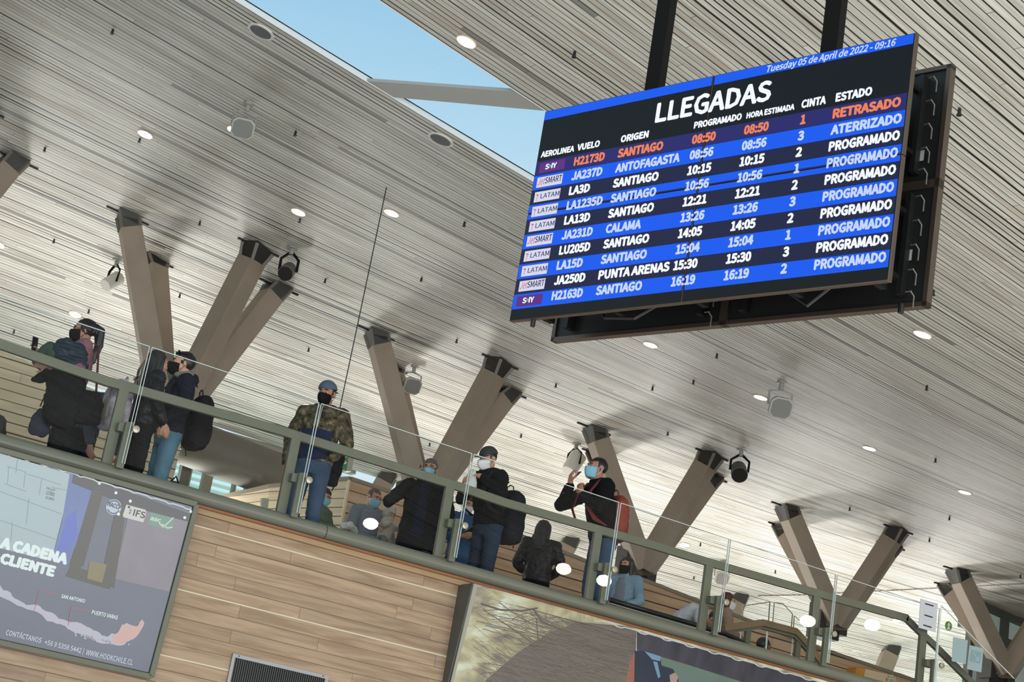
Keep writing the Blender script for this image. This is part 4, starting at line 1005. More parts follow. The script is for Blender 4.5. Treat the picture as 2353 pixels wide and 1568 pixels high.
for q in (((365, 1202), (375, 1212)), ((375, 1212), (398, 1190)), ((372, 1205), (384, 1214)), ((384, 1214), (396, 1212))): mb.bar([LP.at(*q[0], 0.006), LP.at(*q[1], 0.006)], 0.012, 0.001, up=LP.n)
mb.build('badge_text', ad('badge_cream', (222, 220, 214)), b3)
mb = MB()
for x, y in ((228, 1111), (266, 1133), (299, 1152), (424, 1190), (438, 1176), (272, 1182)): mb = MB(); disc((x, y), 0.014, 0.006, mb, 12); mb.build('picture_lamp', ad('white', (232, 246, 244)), lb)
# folds where the banner is stretched
mb = MB(); prev = None; pp = []
for i in range(0, 46):
    x = -20+i*10.2; y = 1038+0.3035*(x); pp.append(LP.at(x, y+(2.2 if i % 4 == 0 else -0.5), 0.006))
mb.bar(pp, 0.012, 0.002, up=LP.n); mb.build('banner_hem', ad('hem', (220, 226, 228), 0.5), lb)

RPl = Plane((14.72, 4.453), (14.88, 3.50))
rb = thing('right_advert_lightbox', 'framed banner showing windblown hair and dark goggles at the bottom', 'billboard', (9.5, 14.95, 2.9))
Xl2 = 7.85; Xr2 = 17.0
def rpt(X, z, off=0.0): zz = z+zt(X)+0.012; return np.array([X, 14.72+(4.453-zz)*0.16/0.953, zz])+RPl.n*off
zT2, zB2 = 4.47, 2.7
mb = MB(); mb.prism([rpt(Xl2+0.03, zT2), rpt(Xr2, zT2), rpt(Xr2, zB2), rpt(Xl2+0.03, zB2)], -RPl.n*0.02)
def hair_bg():
    m = bpy.data.materials.new('advert_bokeh'); m.use_nodes = True; N = m.node_tree.nodes; L = m.node_tree.links; b = N['Principled BSDF']
    tc = N.new('ShaderNodeTexCoord'); mp = N.new('ShaderNodeMapping'); mp.inputs['Scale'].default_value = (0.9, 0.9, 1.6); mp.inputs['Rotation'].default_value = (0, 0.7, 0)
    nz = N.new('ShaderNodeTexNoise'); nz.inputs['Scale'].default_value = 2.4; nz.inputs['Detail'].default_value = 5; nz.inputs['Distortion'].default_value = 1.2
    L.new(tc.outputs['Object'], mp.inputs[0]); L.new(mp.outputs[0], nz.inputs['Vector'])
    rp = N.new('ShaderNodeValToRGB'); L.new(nz.outputs[0], rp.inputs[0])
    rp.color_ramp.elements[0].position = 0.3; rp.color_ramp.elements[0].color = lin(96, 92, 84)+(1,)
    rp.color_ramp.elements[1].position = 0.75; rp.color_ramp.elements[1].color = lin(186, 194, 178)+(1,)
    e = rp.color_ramp.elements.new(0.5); e.color = lin(150, 142, 112)+(1,)
    L.new(rp.outputs[0], b.inputs['Base Color']); L.new(rp.outputs[0], b.inputs['Emission Color']); b.inputs['Emission Strength'].default_value = 0.45; b.inputs['Roughness'].default_value = 0.25
    return m
mb.build('banner', hair_bg(), rb)
mb = MB(); mb.bar([rpt(Xl2+0.02, zT2), rpt(Xl2+0.02, zB2), rpt(Xr2, zB2), rpt(Xr2, zT2)], 0.05, 0.04, up=RPl.n); mb.build('frame', mat('frame_light_grey', (158, 154, 138), 0.5), rb, bevel=0.004)
mb = MB(); A, B = rpt(Xl2, zT2), rpt(Xl2, zB2); mb.prism([A, B, (Xl2, 15.0, B[2]), (Xl2, 15.0, A[2])], (-0.015, 0, 0)); mb.build('box_side', STEEL_D, rb)
RPl.poly([(1190, 1500), (1260, 1455), (1330, 1430), (1440, 1440), (1462, 1448), (1460, 1520), (1430, 1700), (1380, 1960), (990, 1840), (1060, 1640), (1120, 1560)], 0.003, 'picture_hair_mass', ad('hair_mass', (134, 124, 114), 0.42, noise=0.45, nscale=2.2, stretch=(0.7, 1, 9)), rb)
RPl.poly([(1463, 1451), (1530, 1469), (1640, 1500), (1760, 1534), (1880, 1568), (2400, 1716), (2400, 1800), (1880, 1630), (1463, 1505)], 0.0032, 'picture_dark_band', ad('dark_band', (84, 80, 92), 0.3, noise=0.5, nscale=5, stretch=(1.4, 1, 0.5)), rb)
RPl.poly([(1463, 1494), (1560, 1522), (1760, 1585), (1860, 1615), (2400, 1775), (2400, 2200), (1400, 1960), (1455, 1680)], 0.0036, 'picture_green_field', ad('green_field', (124, 146, 134), 0.45, noise=0.25, nscale=2), rb)
RPl.poly([(1458, 1496), (1480, 1496), (1516, 1508), (1520, 1530), (1546, 1538), (1558, 1560), (1575, 1700), (1540, 1800), (1420, 1780), (1448, 1640)], 0.004, 'picture_goggles', ad('goggles', (48, 58, 82), 0.35, noise=0.3, nscale=4), rb)
RPl.poly([(1480, 1497), (1518, 1509), (1516, 1520), (1498, 1516)], 0.0046, 'picture_goggles_shine', ad('shine', (130, 168, 196), 0.5), rb)
RPl.poly([(1500, 1520), (1510, 1522), (1517, 1555), (1512, 1560)], 0.0046, 'picture_goggles_shine', ad('shine', (130, 168, 196)), rb)
RPl.poly([(1538, 1552), (1550, 1546), (1558, 1556), (1554, 1570), (1540, 1572)], 0.005, 'picture_fingertip', ad('finger', (196, 164, 150), 0.45), rb)
RPl.poly([(1446, 1520), (1458, 1500), (1456, 1600), (1428, 1610)], 0.0044, 'picture_red_scarf', ad('scarf', (186, 112, 92), 0.4), rb)
mb = MB(); mb2 = MB(); mb3 = MB(); mb4 = MB(); rs = random.Random(5)
for i in range(440):
    x0_, y0_ = rs.uniform(1085, 1360), rs.uniform(1372, 1580); dx = rs.uniform(80, 240); b_ = rs.uniform(-40, 60)
    q = [(x0_+dx*t_, y0_+0.26*dx*t_+b_*math.sin(math.pi*t_*0.9)*0.7) for t_ in np.linspace(0, 1, 12)]
    q = [(x, max(y, 1366+0.272*(x-1105)+4)) for x, y in q if x < 1456]
    if len(q) < 4: continue
    (mb, mb2, mb3, mb4)[i % 4].bar([RPl.at(x, y, 0.0042+0.0002*(i % 5)) for x, y in q], rs.uniform(0.001, 0.0032)*(3.0 if i % 4 == 3 else 1), 0.0006, up=RPl.n)
mb4.build('picture_hair_strands', ad('strand_mass', (134, 124, 114), 0.42), rb); mb3.build('picture_hair_strands', ad('strand_grey', (150, 138, 124), 0.4), rb)
for q, w_ in (([(1105, 1388), (1150, 1402), (1200, 1404), (1235, 1398)], 0.018), ([(1110, 1402), (1170, 1440), (1225, 1480)], 0.009), ([(1225, 1400), (1245, 1430), (1310, 1455)], 0.016), ([(1232, 1420), (1236, 1470)], 0.01)):
    mb.bar([RPl.at(x, y, 0.0048) for x, y in q], w_, 0.001, up=RPl.n)
mb.build('picture_hair_strands', ad('strand_dark', (114, 105, 96), 0.38), rb); mb2.build('picture_hair_strands', ad('strand_tan', (158, 140, 116), 0.4), rb)
mb = MB(); pp = []
for i in range(0, 60):
    x = 1364+i*9.0; y = 1422+0.2795*(x-1364); pp.append(RPl.at(x, y+(3.5 if (i//2) % 3 == 0 else 0), 0.005))
mb.bar(pp, 0.012, 0.002, up=RPl.n); mb.build('banner_hem', ad('hem', (220, 226, 228)), rb)

# ventilation grille
vx0, vx1 = 5.632, 6.62; vz1 = 3.31
vg = thing('vent_grille', 'dark ventilation grille with a grey frame low on the timber wall', 'vent', ((vx0+vx1)/2, 15.0, 2.75))
mb = MB()
for a in (((vx0, vz1-0.015), (vx1, vz1-0.015)), ((vx0, 2.79), (vx1, 2.79))): mb.bar([(a[0][0], 14.985, a[0][1]+zt(a[0][0])), (a[1][0], 14.985, a[1][1]+zt(a[1][0]))], 0.03, 0.032)
for X in (vx0+0.015, vx1-0.015): mb.box((X, 14.987, 3.045+zt(X)), (0.029, 0.026, 0.50))
mb.build('frame', mat('vent_frame', (150, 150, 150), 0.45, 0.3), vg)
mb = MB(); mb.box(((vx0+vx1)/2, 14.997, 3.05), (vx1-vx0-0.03, 0.004, 0.5)); mb.build('backing', BLACK, vg)
mb = MB(); n_ = 44
for i in range(n_):
    X = vx0+0.035+(vx1-vx0-0.07)*i/(n_-1); mb.box((X, 14.985, 3.04+zt(X)), (0.007, 0.02, 0.48))
mb.build('slats', mat('vent_slat', (76, 76, 76), 0.5), vg)
mb = MB()
for X, z in ((vx0+0.06, vz1-0.012), (vx1-0.06, vz1-0.012)): mb.cyl((X, 14.967, z+zt(X)), (0, 1, 0), 0.006, 0.006, 8)
mb.build('screws', IRON, vg)

# ================================================================== PEOPLE
def rotx(a): c, s = math.cos(a), math.sin(a); return np.array([[1, 0, 0], [0, c, -s], [0, s, c]])
def roty(a): c, s = math.cos(a), math.sin(a); return np.array([[c, 0, s], [0, 1, 0], [-s, 0, c]])
def rotz(a): c, s = math.cos(a), math.sin(a); return np.array([[c, -s, 0], [s, c, 0], [0, 0, 1]])
def remeshed(mb, name, voxel, mt, parent, smooth=3, fold=0.0, fs=9.0, strand=0.0, quilt=0.0, scale=1.0):
    me = bpy.data.meshes.new('raw'); me.from_pydata([tuple(c*scale for c in v) for v in mb.v], [], mb.f); me.update()
    bm = bmesh.new(); bm.from_mesh(me); bmesh.ops.recalc_face_normals(bm, faces=bm.faces); bm.to_mesh(me); bm.free()
    o = bpy.data.objects.new('raw', me); COL.objects.link(o)
    r = o.modifiers.new('r', 'REMESH'); r.mode = 'VOXEL'; r.voxel_size = voxel
    s = o.modifiers.new('s', 'SMOOTH'); s.iterations = smooth; s.factor = 0.5
    dg = bpy.context.evaluated_depsgraph_get()
    m2 = bpy.data.meshes.new_from_object(o.evaluated_get(dg)); m2.name = name
    bpy.data.objects.remove(o); bpy.data.meshes.remove(me)
    if fold or strand or quilt:
        sd = Vector((random.uniform(0, 50), random.uniform(0, 50), random.uniform(0, 50)))
        ns = [v.normal.copy() for v in m2.vertices]
        for v, n in zip(m2.vertices, ns):
            d = 0.0
            if fold:
                p = v.co*fs+sd; w = mnoise.noise(Vector((p.x, p.y, p.z*1.7)))
                d += fold*(w+0.6*(1-2*abs(mnoise.noise(Vector((p.x*1.9, p.y*1.9, p.z*2.6))))))
            if strand:
                p = v.co; d += strand*mnoise.noise(Vector((p.x*60, p.y*60, p.z*7))+sd)
            if quilt: d += quilt*(abs(math.sin(v.co.z*math.pi/0.055))-0.6)
            v.co += n*d
        m2.update()
    return link_mesh(name, m2, mt, parent, True)

SKIN = mat('skin_tan', (188, 138, 112), 0.55, noise=0.12, nscale=12, bump=0.05, bscale=150)
SKIN2 = mat('skin_warm', (172, 122, 98), 0.55, noise=0.12, nscale=12, bump=0.05, bscale=150)
SKIN3 = mat('skin_fair', (206, 160, 134), 0.55, noise=0.1, nscale=12, bump=0.05, bscale=150)
HAIRB = mat('hair_black', (22, 19, 18), 0.45, noise=0.5, nscale=40, stretch=(3, 3, 0.3), spec=0.6)
HAIRG = mat('hair_greying', (98, 96, 94), 0.55, noise=0.5, nscale=40, stretch=(3, 3, 0.4))
HAIRBR = mat('hair_brown', (84, 54, 38), 0.5, noise=0.5, nscale=30, stretch=(4, 4, 0.4))
HAIRHL = mat('hair_highlighted', (30, 26, 25), 0.45, noise=1, nscale=11, stretch=(5, 5, 0.5), col2=(28, 24, 23))
HAIRST = mat('hair_stubble', (92, 72, 62), 0.7)
M_BLACK = mat('mask_black', (20, 19, 20), spec=0.15, rough=0.75); M_BLUE = mat('mask_blue', (128, 182, 200), 0.7); M_WHITE = mat('mask_white', (222, 222, 224), 0.7)
LOOP = mat('ear_loop', (222, 222, 220), 0.7); EYEM = mat('eye_dark', (24, 18, 16), 0.25); BROW = mat('brow_dark', (30, 22, 18), 0.7); EYEW = mat('eye_white', (200, 192, 186), 0.35)
DENIM = mat('denim_blue', (62, 82, 108), spec=0.15, rough=0.8, noise=0.35, nscale=5, bump=0.3, bscale=90)
DENIML = mat('denim_light', (96, 132, 152), spec=0.15, rough=0.8, noise=0.3, nscale=5, bump=0.3, bscale=90)
DENIMD = mat('denim_dark', (44, 55, 72), spec=0.15, rough=0.8, noise=0.4, nscale=4, bump=0.3, bscale=90)
BLK = mat('cloth_black', (17, 17, 19), spec=0.15, rough=0.85, bump=0.3, bscale=40); BLK2 = mat('cloth_charcoal', (32, 33, 36), spec=0.15, rough=0.85, bump=0.3, bscale=40)
LEATHER = mat('leather_black', (20, 20, 23), 0.5, spec=0.3, bump=0.35, bscale=30)
NAVYC = mat('cloth_navy', (26, 29, 42), spec=0.15, rough=0.85, bump=0.3, bscale=40)
def camo_mat():
    m = mat('camouflage_cloth', (104, 92, 74), spec=0.15, rough=0.85, noise=0.5, nscale=16, col2=(44, 39, 31), bump=0.3, bscale=40)
    for n in m.node_tree.nodes:
        if n.type == 'VALTORGB':
            n.color_ramp.interpolation = 'CONSTANT'; n.color_ramp.elements[0].position = 0.0; n.color_ramp.elements[1].position = 0.56
            e = n.color_ramp.elements.new(0.43); e.color = lin(76, 68, 50)+(1,); e = n.color_ramp.elements.new(0.65); e.color = lin(130, 118, 98)+(1,)
    return m
CAMO = camo_mat()

def hand(mb, w, d, n, thumb, curl=0.5, s=1.0, spread=0.0):
    """palm and five fingers: w wrist, d towards the fingertips, n palm normal, thumb = +1/-1 side"""
    d = np.asarray(d, float); d /= np.linalg.norm(d); n = np.asarray(n, float); n -= d*(n@d); n /= np.linalg.norm(n)
    sd = np.cross(d, n)*thumb; w = np.asarray(w, float)
    pc = w+d*0.048*s
    R = np.stack([sd, n, d], 1)
    mb.ell(pc, np.array([0.042, 0.017, 0.054])*s, R, 14, 8)
    mb.limb([w-d*0.03*s, w+d*0.03*s], [0.027*s, 0.029*s], 10)
    for i, (off, L_) in enumerate(((0.030, 0.072), (0.010, 0.080), (-0.011, 0.074), (-0.031, 0.058))):
        b = w+d*(0.088-0.004*abs(i-1))*s+sd*off*s
        c0 = curl*(0.75+0.12*i); P_ = [b-d*0.02*s, b]; a = c0*0.7
        for k_, f_ in enumerate((0.46, 0.30, 0.24)):
            dd = d*math.cos(a)+n*math.sin(a)+sd*(spread*(1.5-i)*0.12)
            P_.append(P_[-1]+dd*L_*f_*s); a += c0*0.95
        mb.limb(P_, [0.0098*s, 0.0096*s, 0.009*s, 0.0083*s, 0.0072*s], 8)
    t0 = w+d*0.03*s+sd*0.03*s
    t1 = t0+(d*0.55+sd*0.75+n*0.25)*0.038*s; t2 = t1+(d*0.85+sd*0.25+n*0.45*(0.4+curl))*0.032*s; t3 = t2+(d*0.9-sd*0.1+n*0.5*(0.4+curl))*0.024*s
    mb.limb([t0, t1, t2, t3], [0.014*s, 0.0115*s, 0.0105*s, 0.0085*s], 8)

def ring(c, ex, ey, rx, ry, n=20, p=2.4):
    out = []
    for k in range(n):
        t = 2*math.pi*k/n; ct, s_ = math.cos(t), math.sin(t)
        out.append(np.asarray(c)+ex*rx*math.copysign(abs(ct)**(2/p), ct)+ey*ry*math.copysign(abs(s_)**(2/p), s_))
    return out
def torso(mb, spine, secs):
    """spine: control points pelvis..neck; secs: (t along spine 0..1, rx, ry)"""
    S = [np.asarray(p, float) for p in spine]
    L_ = np.cumsum([0]+[np.linalg.norm(S[i+1]-S[i]) for i in range(len(S)-1)]); L_ /= L_[-1]
    def at(t): return np.array([np.interp(t, L_, [p[j] for p in S]) for j in range(3)])
    rings = []
    for t, rx, ry in secs:
        tg = at(min(t+0.08, 1))-at(max(t-0.08, 0)); tg /= np.linalg.norm(tg)
        ex = np.array([1.0, 0, 0]); ex -= tg*(ex@tg); ex /= np.linalg.norm(ex); ey = np.cross(tg, ex)
        rings.append(ring(at(t), ex, ey, rx, ry))
    mb.loft(rings)

SPINE = [(0, 0.0, 0.90), (0, 0.0, 1.06), (0, 0.005, 1.28), (0, 0.01, 1.42), (0, 0.01, 1.50)]
ARM_DOWN = ((0.255, 0.03, 1.14), (0.265, -0.05, 0.90))
FACING = {}
def facing(phi):
    f = -FWD*[1, 1, 0]; f /= np.linalg.norm(f); a = math.radians(phi); v = f*math.cos(a)+R0*math.sin(a)
    return math.atan2(v[0], -v[1])

def person(px_, h, phi, label, skin=SKIN, hair=HAIRB, style='short', mask=None, mtype='flat', top=BLK, topkind='jacket', legs=BLK, armL=ARM_DOWN, armR=ARM_DOWN,
           handL=None, handR=None, head=(0, 0), spine=SPINE, headpos=None, hips=None, knees=None, floor=FL, at=None, cap=None, extra=None, hood=None, hem=0.0, girth=1.0, curl=0.5, glasses=None, group=None, fold=0.010, quilt=0.0, feet=True):
    s = h/1.72
    if at is None:
        P = onZ(px_[0], px_[1], floor+h)
    else: P = np.array(at, float)
    a = facing(phi)
    root = thing('person', label, 'person', (P[0], P[1], floor), group, rz=a, local=True)
    yaw, pit = math.radians(head[0]), math.radians(head[1])
    RH = rotz(yaw)@rotx(pit)
    hc = np.array(headpos if headpos is not None else (0, -0.015, 1.605))
    H = lambda *q: hc+RH@np.array(q)
    # ---------------- body: one surface with head, neck, trunk, limbs, hands
    mb = MB()
    mb.ell(H(0, .014, .032), (.076, .096, .083), RH, 20, 14); mb.ell(H(0, -.03, -.02), (.063, .066, .082), RH, 18, 12); mb.ell(H(0, -.044, -.082), (.043, .046, .034), RH, 14, 8)
    mb.limb([H(0, -.088, .012), H(0, -.104, -.026)], [.010, .0155], 8); mb.ell(H(-.013, -.094, -.03), .010, None, 8, 6); mb.ell(H(.013, -.094, -.03), .010, None, 8, 6)
    mb.ell(H(0, -.078, .034), (.05, .018, .013), RH, 12, 6); mb.ell(H(0, -.086, -.062), (.024, .012, .012), RH, 10, 6)
    for sx in (-1, 1):
        mb.ell(H(sx*.077, .012, -.008), (.010, .020, .032), RH@rotz(sx*0.35), 10, 8); mb.ell(H(sx*.036, -.068, -.028), (.024, .02, .022), RH, 10, 6)
    nk = np.array(spine[-1], float)
    mb.limb([H(0, .018, -.06), nk, nk*0.6+np.array(spine[-2])*0.4], [.054, .058, .07], 14)
    torso(mb, spine, ((0.0, .13, .085), (0.3, .12, .08), (0.62, .14, .095), (0.85, .15, .08), (0.97, .06, .055)))
    pel = np.array(spine[0], float)
    hp = hips or ((-.09, 0, 0), (.09, 0, 0))
    kn = knees or ((-.10, -.015, .49), (.10, -.015, .49))
    an = ((kn[0][0]*1.05, kn[0][1]+.045, .09), (kn[1][0]*1.05, kn[1][1]+.045, .09))
    shz = np.array(spine[-2], float)
    arms = []
    for sx, (el, wr), hd in ((1, armL, handL), (-1, armR, handR)):
        el = np.array(el, float)*[sx if el is ARM_DOWN[0] else 1, 1, 1]; wr = np.array(wr, float)*[sx if wr is ARM_DOWN[1] else 1, 1, 1]
        sh = shz+np.array([sx*.175*girth, 0, -.015]); arms.append((sh, el, wr, sx))
        mb.limb([sh, el, wr], [.04, .036, .028], 10)
        if hd == 'pocket': continue
        d, n, c = hd if hd else (wr-el, (-sx, 0, 0), 0.45)
        hand(mb, wr+np.asarray(d, float)/np.linalg.norm(d)*0.02, d, n, sx if hd is None or len(hd) < 4 else hd[3], c)
    for i in (0, 1):
        mb.limb([pel+np.array(hp[i]), kn[i], an[i]], [.06, .048, .036], 10)
    body = remeshed(mb, 'body', 0.0085, skin, root, 3, scale=s)
    # ---------------- shoes
    if feet:
        for i in (0, 1):
            m_ = MB(); f0 = np.array(an[i]); m_.ell(f0+np.array([0, -.045, -.045]), (.047, .13, .044), None, 14, 8); m_.limb([f0+[0, 0.01, -.03], f0+[0, .01, .01]], [.045, .045], 10)
            m_.v = [(x*s, y*s, max(z, 0.004)*s) for x, y, z in m_.v]; m_.build('shoe', BLACK, root, True)
    # ---------------- trousers
    mb = MB(); tg = np.array(spine[1], float)-pel
    mb.loft([ring(pel+np.array([0, 0, -.10]), np.array([1., 0, 0]), np.array([0, 1., 0]), .135*girth, .10), ring(pel, np.array([1., 0, 0]), np.array([0, 1., 0]), .165*girth, .122), ring(pel+tg*0.6, np.array([1., 0, 0]), np.array([0, 1., 0]), .155*girth, .112)])
    for i in (0, 1):
        a2 = np.array(an[i])
        mb.limb([pel+np.array(hp[i])+[0, 0, -.03], np.array(kn[i]), a2+[0, 0, -.01]], [.092, .07, .06], 14)
    remeshed(mb, 'trousers', 0.013, legs, root, 3, 0.007, 11, scale=s)
    # ---------------- top
    mb = MB(); g = girth
    if topkind == 'coat':
        secs = ((0.0, .20*g, .15), (0.25, .185*g, .14), (0.6, .195*g, .14), (0.84, .195*g, .108), (0.95, .10, .085), (1.0, .078, .076))
        low = np.array(spine[0])+np.array([0, 0, -.22]); mb.loft([ring(low, np.array([1., 0, 0]), np.array([0, 1., 0]), .205*g, .15), ring(np.array(spine[0])+[0, 0, .05], np.array([1., 0, 0]), np.array([0, 1., 0]), .195*g, .148)])
    else:
        secs = ((-0.0, .172*g, .128), (0.25, .165*g, .125), (0.6, .182*g, .13), (0.84, .19*g, .104), (0.95, .09, .08), (1.0, .07, .07))
    sp_ = [tuple(p) for p in spine]; sp_[0] = (sp_[0][0], sp_[0][1], sp_[0][2]+0.02-hem)
    torso(mb, sp_, secs)
    for sh, el, wr, sx in arms:
        mb.limb([sh+[-sx*.05, 0, 0.0], sh, el, wr-(wr-el)*0.06], [.085, .082, .062, .046], 14)
    if hood is not None:
        nb = nk+np.array([0, .05, -.03])
        mb.limb([nb+[-.08, -.05, .0], nb+[-.06, .04, .0], nb+[.06, .04, .0], nb+[.08, -.05, .0]], [.035, .055, .055, .035], 12)
    tp = remeshed(mb, topkind if topkind in ('coat', 'hoodie', 'sweater', 'shirt') else 'jacket', 0.012, top, root, 3, fold, 9, quilt=quilt, scale=s)
    # ---------------- eyes and brows
    for sx in (-1, 1):
        m_ = MB(); m_.ell(H(sx*.031, -.0795, .006)*s, np.array((.014, .009, .0075))*s, RH, 12, 8); ey = m_.build('eye', EYEW, root, True)
        m_ = MB(); m_.ell(H(sx*.031, -.0855, .006)*s, np.array((.0068, .005, .0068))*s, RH, 10, 6); m_.build('iris', EYEM, ey, True)
        m_ = MB(); m_.tube([H(sx*.014, -.0945, .029)*s, H(sx*.032, -.0935, .034)*s, H(sx*.050, -.080, .027)*s], [.0045*s, .0055*s, .003*s], 6); m_.build('eyebrow', BROW, root, True)
    # ---------------- mask
    if mask is not None:
        m_ = MB(); rings = []
        nz, nt = 8, 17
        for i in range(nz+1):
            z = .000-.112*i/nz; rr = []
            for k in range(nt):
                t = math.radians(-74+148*k/(nt-1)); f = math.cos(t)
                dep = .078+.046*f; zz = z
                bul = math.sin(math.pi*(0.12+0.8*i/nz))
                if mtype == 'flat': dep += .010*bul*f+(.0018 if i % 2 else 0)
                else: dep += .030*bul*f*f
                nr = 1.0 if i > 0 else (1-0.02)
                tp_ = 1-0.30*(i/nz)**2; x = math.sin(t)*(.070+.004*bul)*tp_; y = -(dep*(1-0.16*(i/nz)**2)*max(f, 0)**0.8)*nr-.004
                if i == nz: y *= 0.93
                if mtype != 'flat': zz = z+.022*(1-f)*(1 if i < nz/2 else -.2)*(-1 if i < nz/2 else -1)
                rr.append(H(x, y, zz)*s)
            rings.append(rr)
        inner = [[p-RH@np.array([0, -.004, 0])*s for p in r] for r in rings]
        m_.loft(rings, cap=False, closed=False)
        mk = m_.build('face_mask', mask, root, True)
        sol = mk.modifiers.new('thick', 'SOLIDIFY'); sol.thickness = 0.004
        for sx in (-1, 1):
            m2 = MB(); m2.tube([H(sx*.068, -.028, -.012)*s, H(sx*.080, .006, .016)*s, H(sx*.088, .026, .004)*s, H(sx*.083, .016, -.03)*s, H(sx*.066, -.028, -.08)*s], .0022*s, 6); m2.build('ear_loop', LOOP if mask is not M_BLACK else M_BLACK, mk)
    # ---------------- hair
    if style:
        mb = MB()
        sk = [(.083, .103, .091)]
        def skull(fr, low, rx=.084, ry=.104, rz=.093, side=-.02):
            b = MB(); b.ell((0, .014, .032), (rx, ry, rz), None, 28, 20); keep = []
            for f in b.f:
                c = np.mean([b.v[i] for i in f], 0)
                if c[1] < -.02 and c[2] < fr+.25*max(0, -.02-c[1])*0: continue
                if c[1] >= -.02 and c[1] < .03 and c[2] < side: continue
                if c[2] < low: continue
                keep.append(f)
            vs = []
            for v in b.v:
                nn = mnoise.noise(Vector(v)*55)*.004
                p = np.array(v); p = p*(1+nn/0.09); vs.append(H(*p)*s)
            inn = [H(*(np.array((0, .014, .032))+(np.array(v)-np.array((0, .014, .032)))*0.86))*s for v in b.v]
            return b, vs, inn, keep
        if style in ('short', 'crop', 'bald'):
            rr = {'short': (.084, .105, .096), 'crop': (.0787, .0987, .0868), 'bald': (.0775, .0975, .0845)}[style]
            b, vs, inn, keep = skull(.062 if style != 'bald' else .075, -.05, *rr, side=-.005)
            m_ = MB(); m_.add(vs, keep); ho = m_.build('hair', hair, root, True)
            sol = ho.modifiers.new('thick', 'SOLIDIFY'); sol.thickness = 0.012; sol.offset = -1
        else:
            m_ = MB(); m_.ell(H(0, .022, .038), (.086, .102, .092), RH, 20, 14)
            Ld = {'long': 0.42, 'mid': 0.26, 'pony': 0.0, 'bun': 0.0, 'wavy': 0.46}[style]
            if style in ('long', 'mid', 'wavy'):
                base = H(0, .06, .03); pts = [base, H(0, .085, -.07), H(0, .085, -.16)+0*base]
                end = np.array([H(0, .085, -.16)[0], H(0, .085, -.16)[1]+.01, H(0, .085, -.16)[2]-Ld+.12])
                X_ = RH@np.array([1., 0, 0]); Y_ = RH@np.array([0, 1., 0]); w_ = 1.25 if style == 'wavy' else 1.0
                m_.loft([ring(H(0, .035, .05), X_, Y_, .08, .085), ring(H(0, .05, -.04), X_, Y_, .092*w_, .07), ring(H(0, .07, -.12), X_, Y_, .10*w_, .055), ring((H(0, .08, -.16)+end)/2, X_, Y_, .105*w_, .045), ring(end, X_, Y_, .075*w_, .028)])
                for sx in (-1, 1):
                    m_.limb([H(sx*.066, .0, .06), H(sx*.082, .0, -.03), H(sx*.085, .0, -.12), H(sx*.075*w_, -.015, -.12-Ld*0.45)], [.03, .028, .03*w_, .016], 10)
            if style == 'pony':
                m_.limb([H(0, .10, .06), H(0, .15, .02), H(0, .155, -.12), H(0, .12, -.30)], [.035, .048, .045, .015], 12)
                for sx in (-1, 1): m_.limb([H(sx*.06, .01, .05), H(sx*.076, .035, .0)], [.03, .026], 10)
            if style == 'bun': m_.ell(H(0, .11, .0), .04, None, 12, 8)
            mq = MB(); mq.v = [tuple(np.array(p)) for p in m_.v]; mq.f = m_.f
            ho = remeshed(mq, 'hair', 0.008, hair, root, 2, 0, strand=0.010 if style != 'wavy' else 0.016, scale=s)
            # keep the face free: push hair vertices in front of the face back to the hairline
            iR = RH.T
            for v in ho.data.vertices:
                q = iR@(np.array(v.co)/s-hc)
                if q[1] < -.045 and q[2] < .055 and abs(q[0]) < .07 and q[2] > -.14:
                    q[1] = -.03; v.co = Vector((hc+RH@q)*s)
    # ---------------- cap
    if cap is not None:
        cm, back = cap
        m_ = MB(); b = MB(); b.ell((0, .012, .045), (.090, .110, .092), None, 28, 20)
        keep = [f for f in b.f if np.mean([b.v[i] for i in f], 0)[2] > .040]
        m_.add([H(*v)*s for v in b.v], keep); co = m_.build('cap', cm, root, True); so_ = co.modifiers.new('t', 'SOLIDIFY'); so_.thickness = 0.006
        m_ = MB(); sg_ = 1 if back else -1; vs = []
        for rr in (0.0, 1.0):
            for k in range(11):
                t = math.radians(-62+124*k/10); x = .083*math.sin(t)*(1+.05*rr); y = sg_*(.098*math.cos(t)+rr*.085*math.cos(t*0.9)) + .012
                vs.append(H(x, y, .046-.006*rr-.01*abs(math.sin(t)))*s)
        m_.loft([vs[:11], vs[11:]], cap=False, closed=False); br = m_.build('cap_brim', cm, co, True); so_ = br.modifiers.new('t', 'SOLIDIFY'); so_.thickness = 0.005
    if glasses:
        gz, gy = glasses
        m_ = MB()
        for sx in (-1, 1):
            pts = [H(sx*.031+.021*math.cos(t), gy+.004*math.cos(t)*sx, gz+.015*math.sin(t))*s for t in np.linspace(0, 2*math.pi, 15)]
            m_.tube(pts, .002*s, 5)
            m_.tube([H(sx*.052, gy, gz)*s, H(sx*.08, .0, gz+.004)*s], .002*s, 5)
        m_.tube([H(-.01, gy, gz)*s, H(.01, gy, gz)*s], .002*s, 5); m_.build('glasses', BLACK, root)
    root['_h'] = h
    def W(*q):     # local point -> world
        v = rotz(a)@(np.array(q)*s); return np.array([P[0], P[1], floor])+v
    return root, W, a, s

def soft_part(root, s, name, mt, fn, voxel=0.012, fold=0.006, fs=10, quilt=0.0):
    mb = MB(); fn(mb); return remeshed(mb, name, voxel, mt, root, 3, fold, fs, quilt=quilt, scale=s)

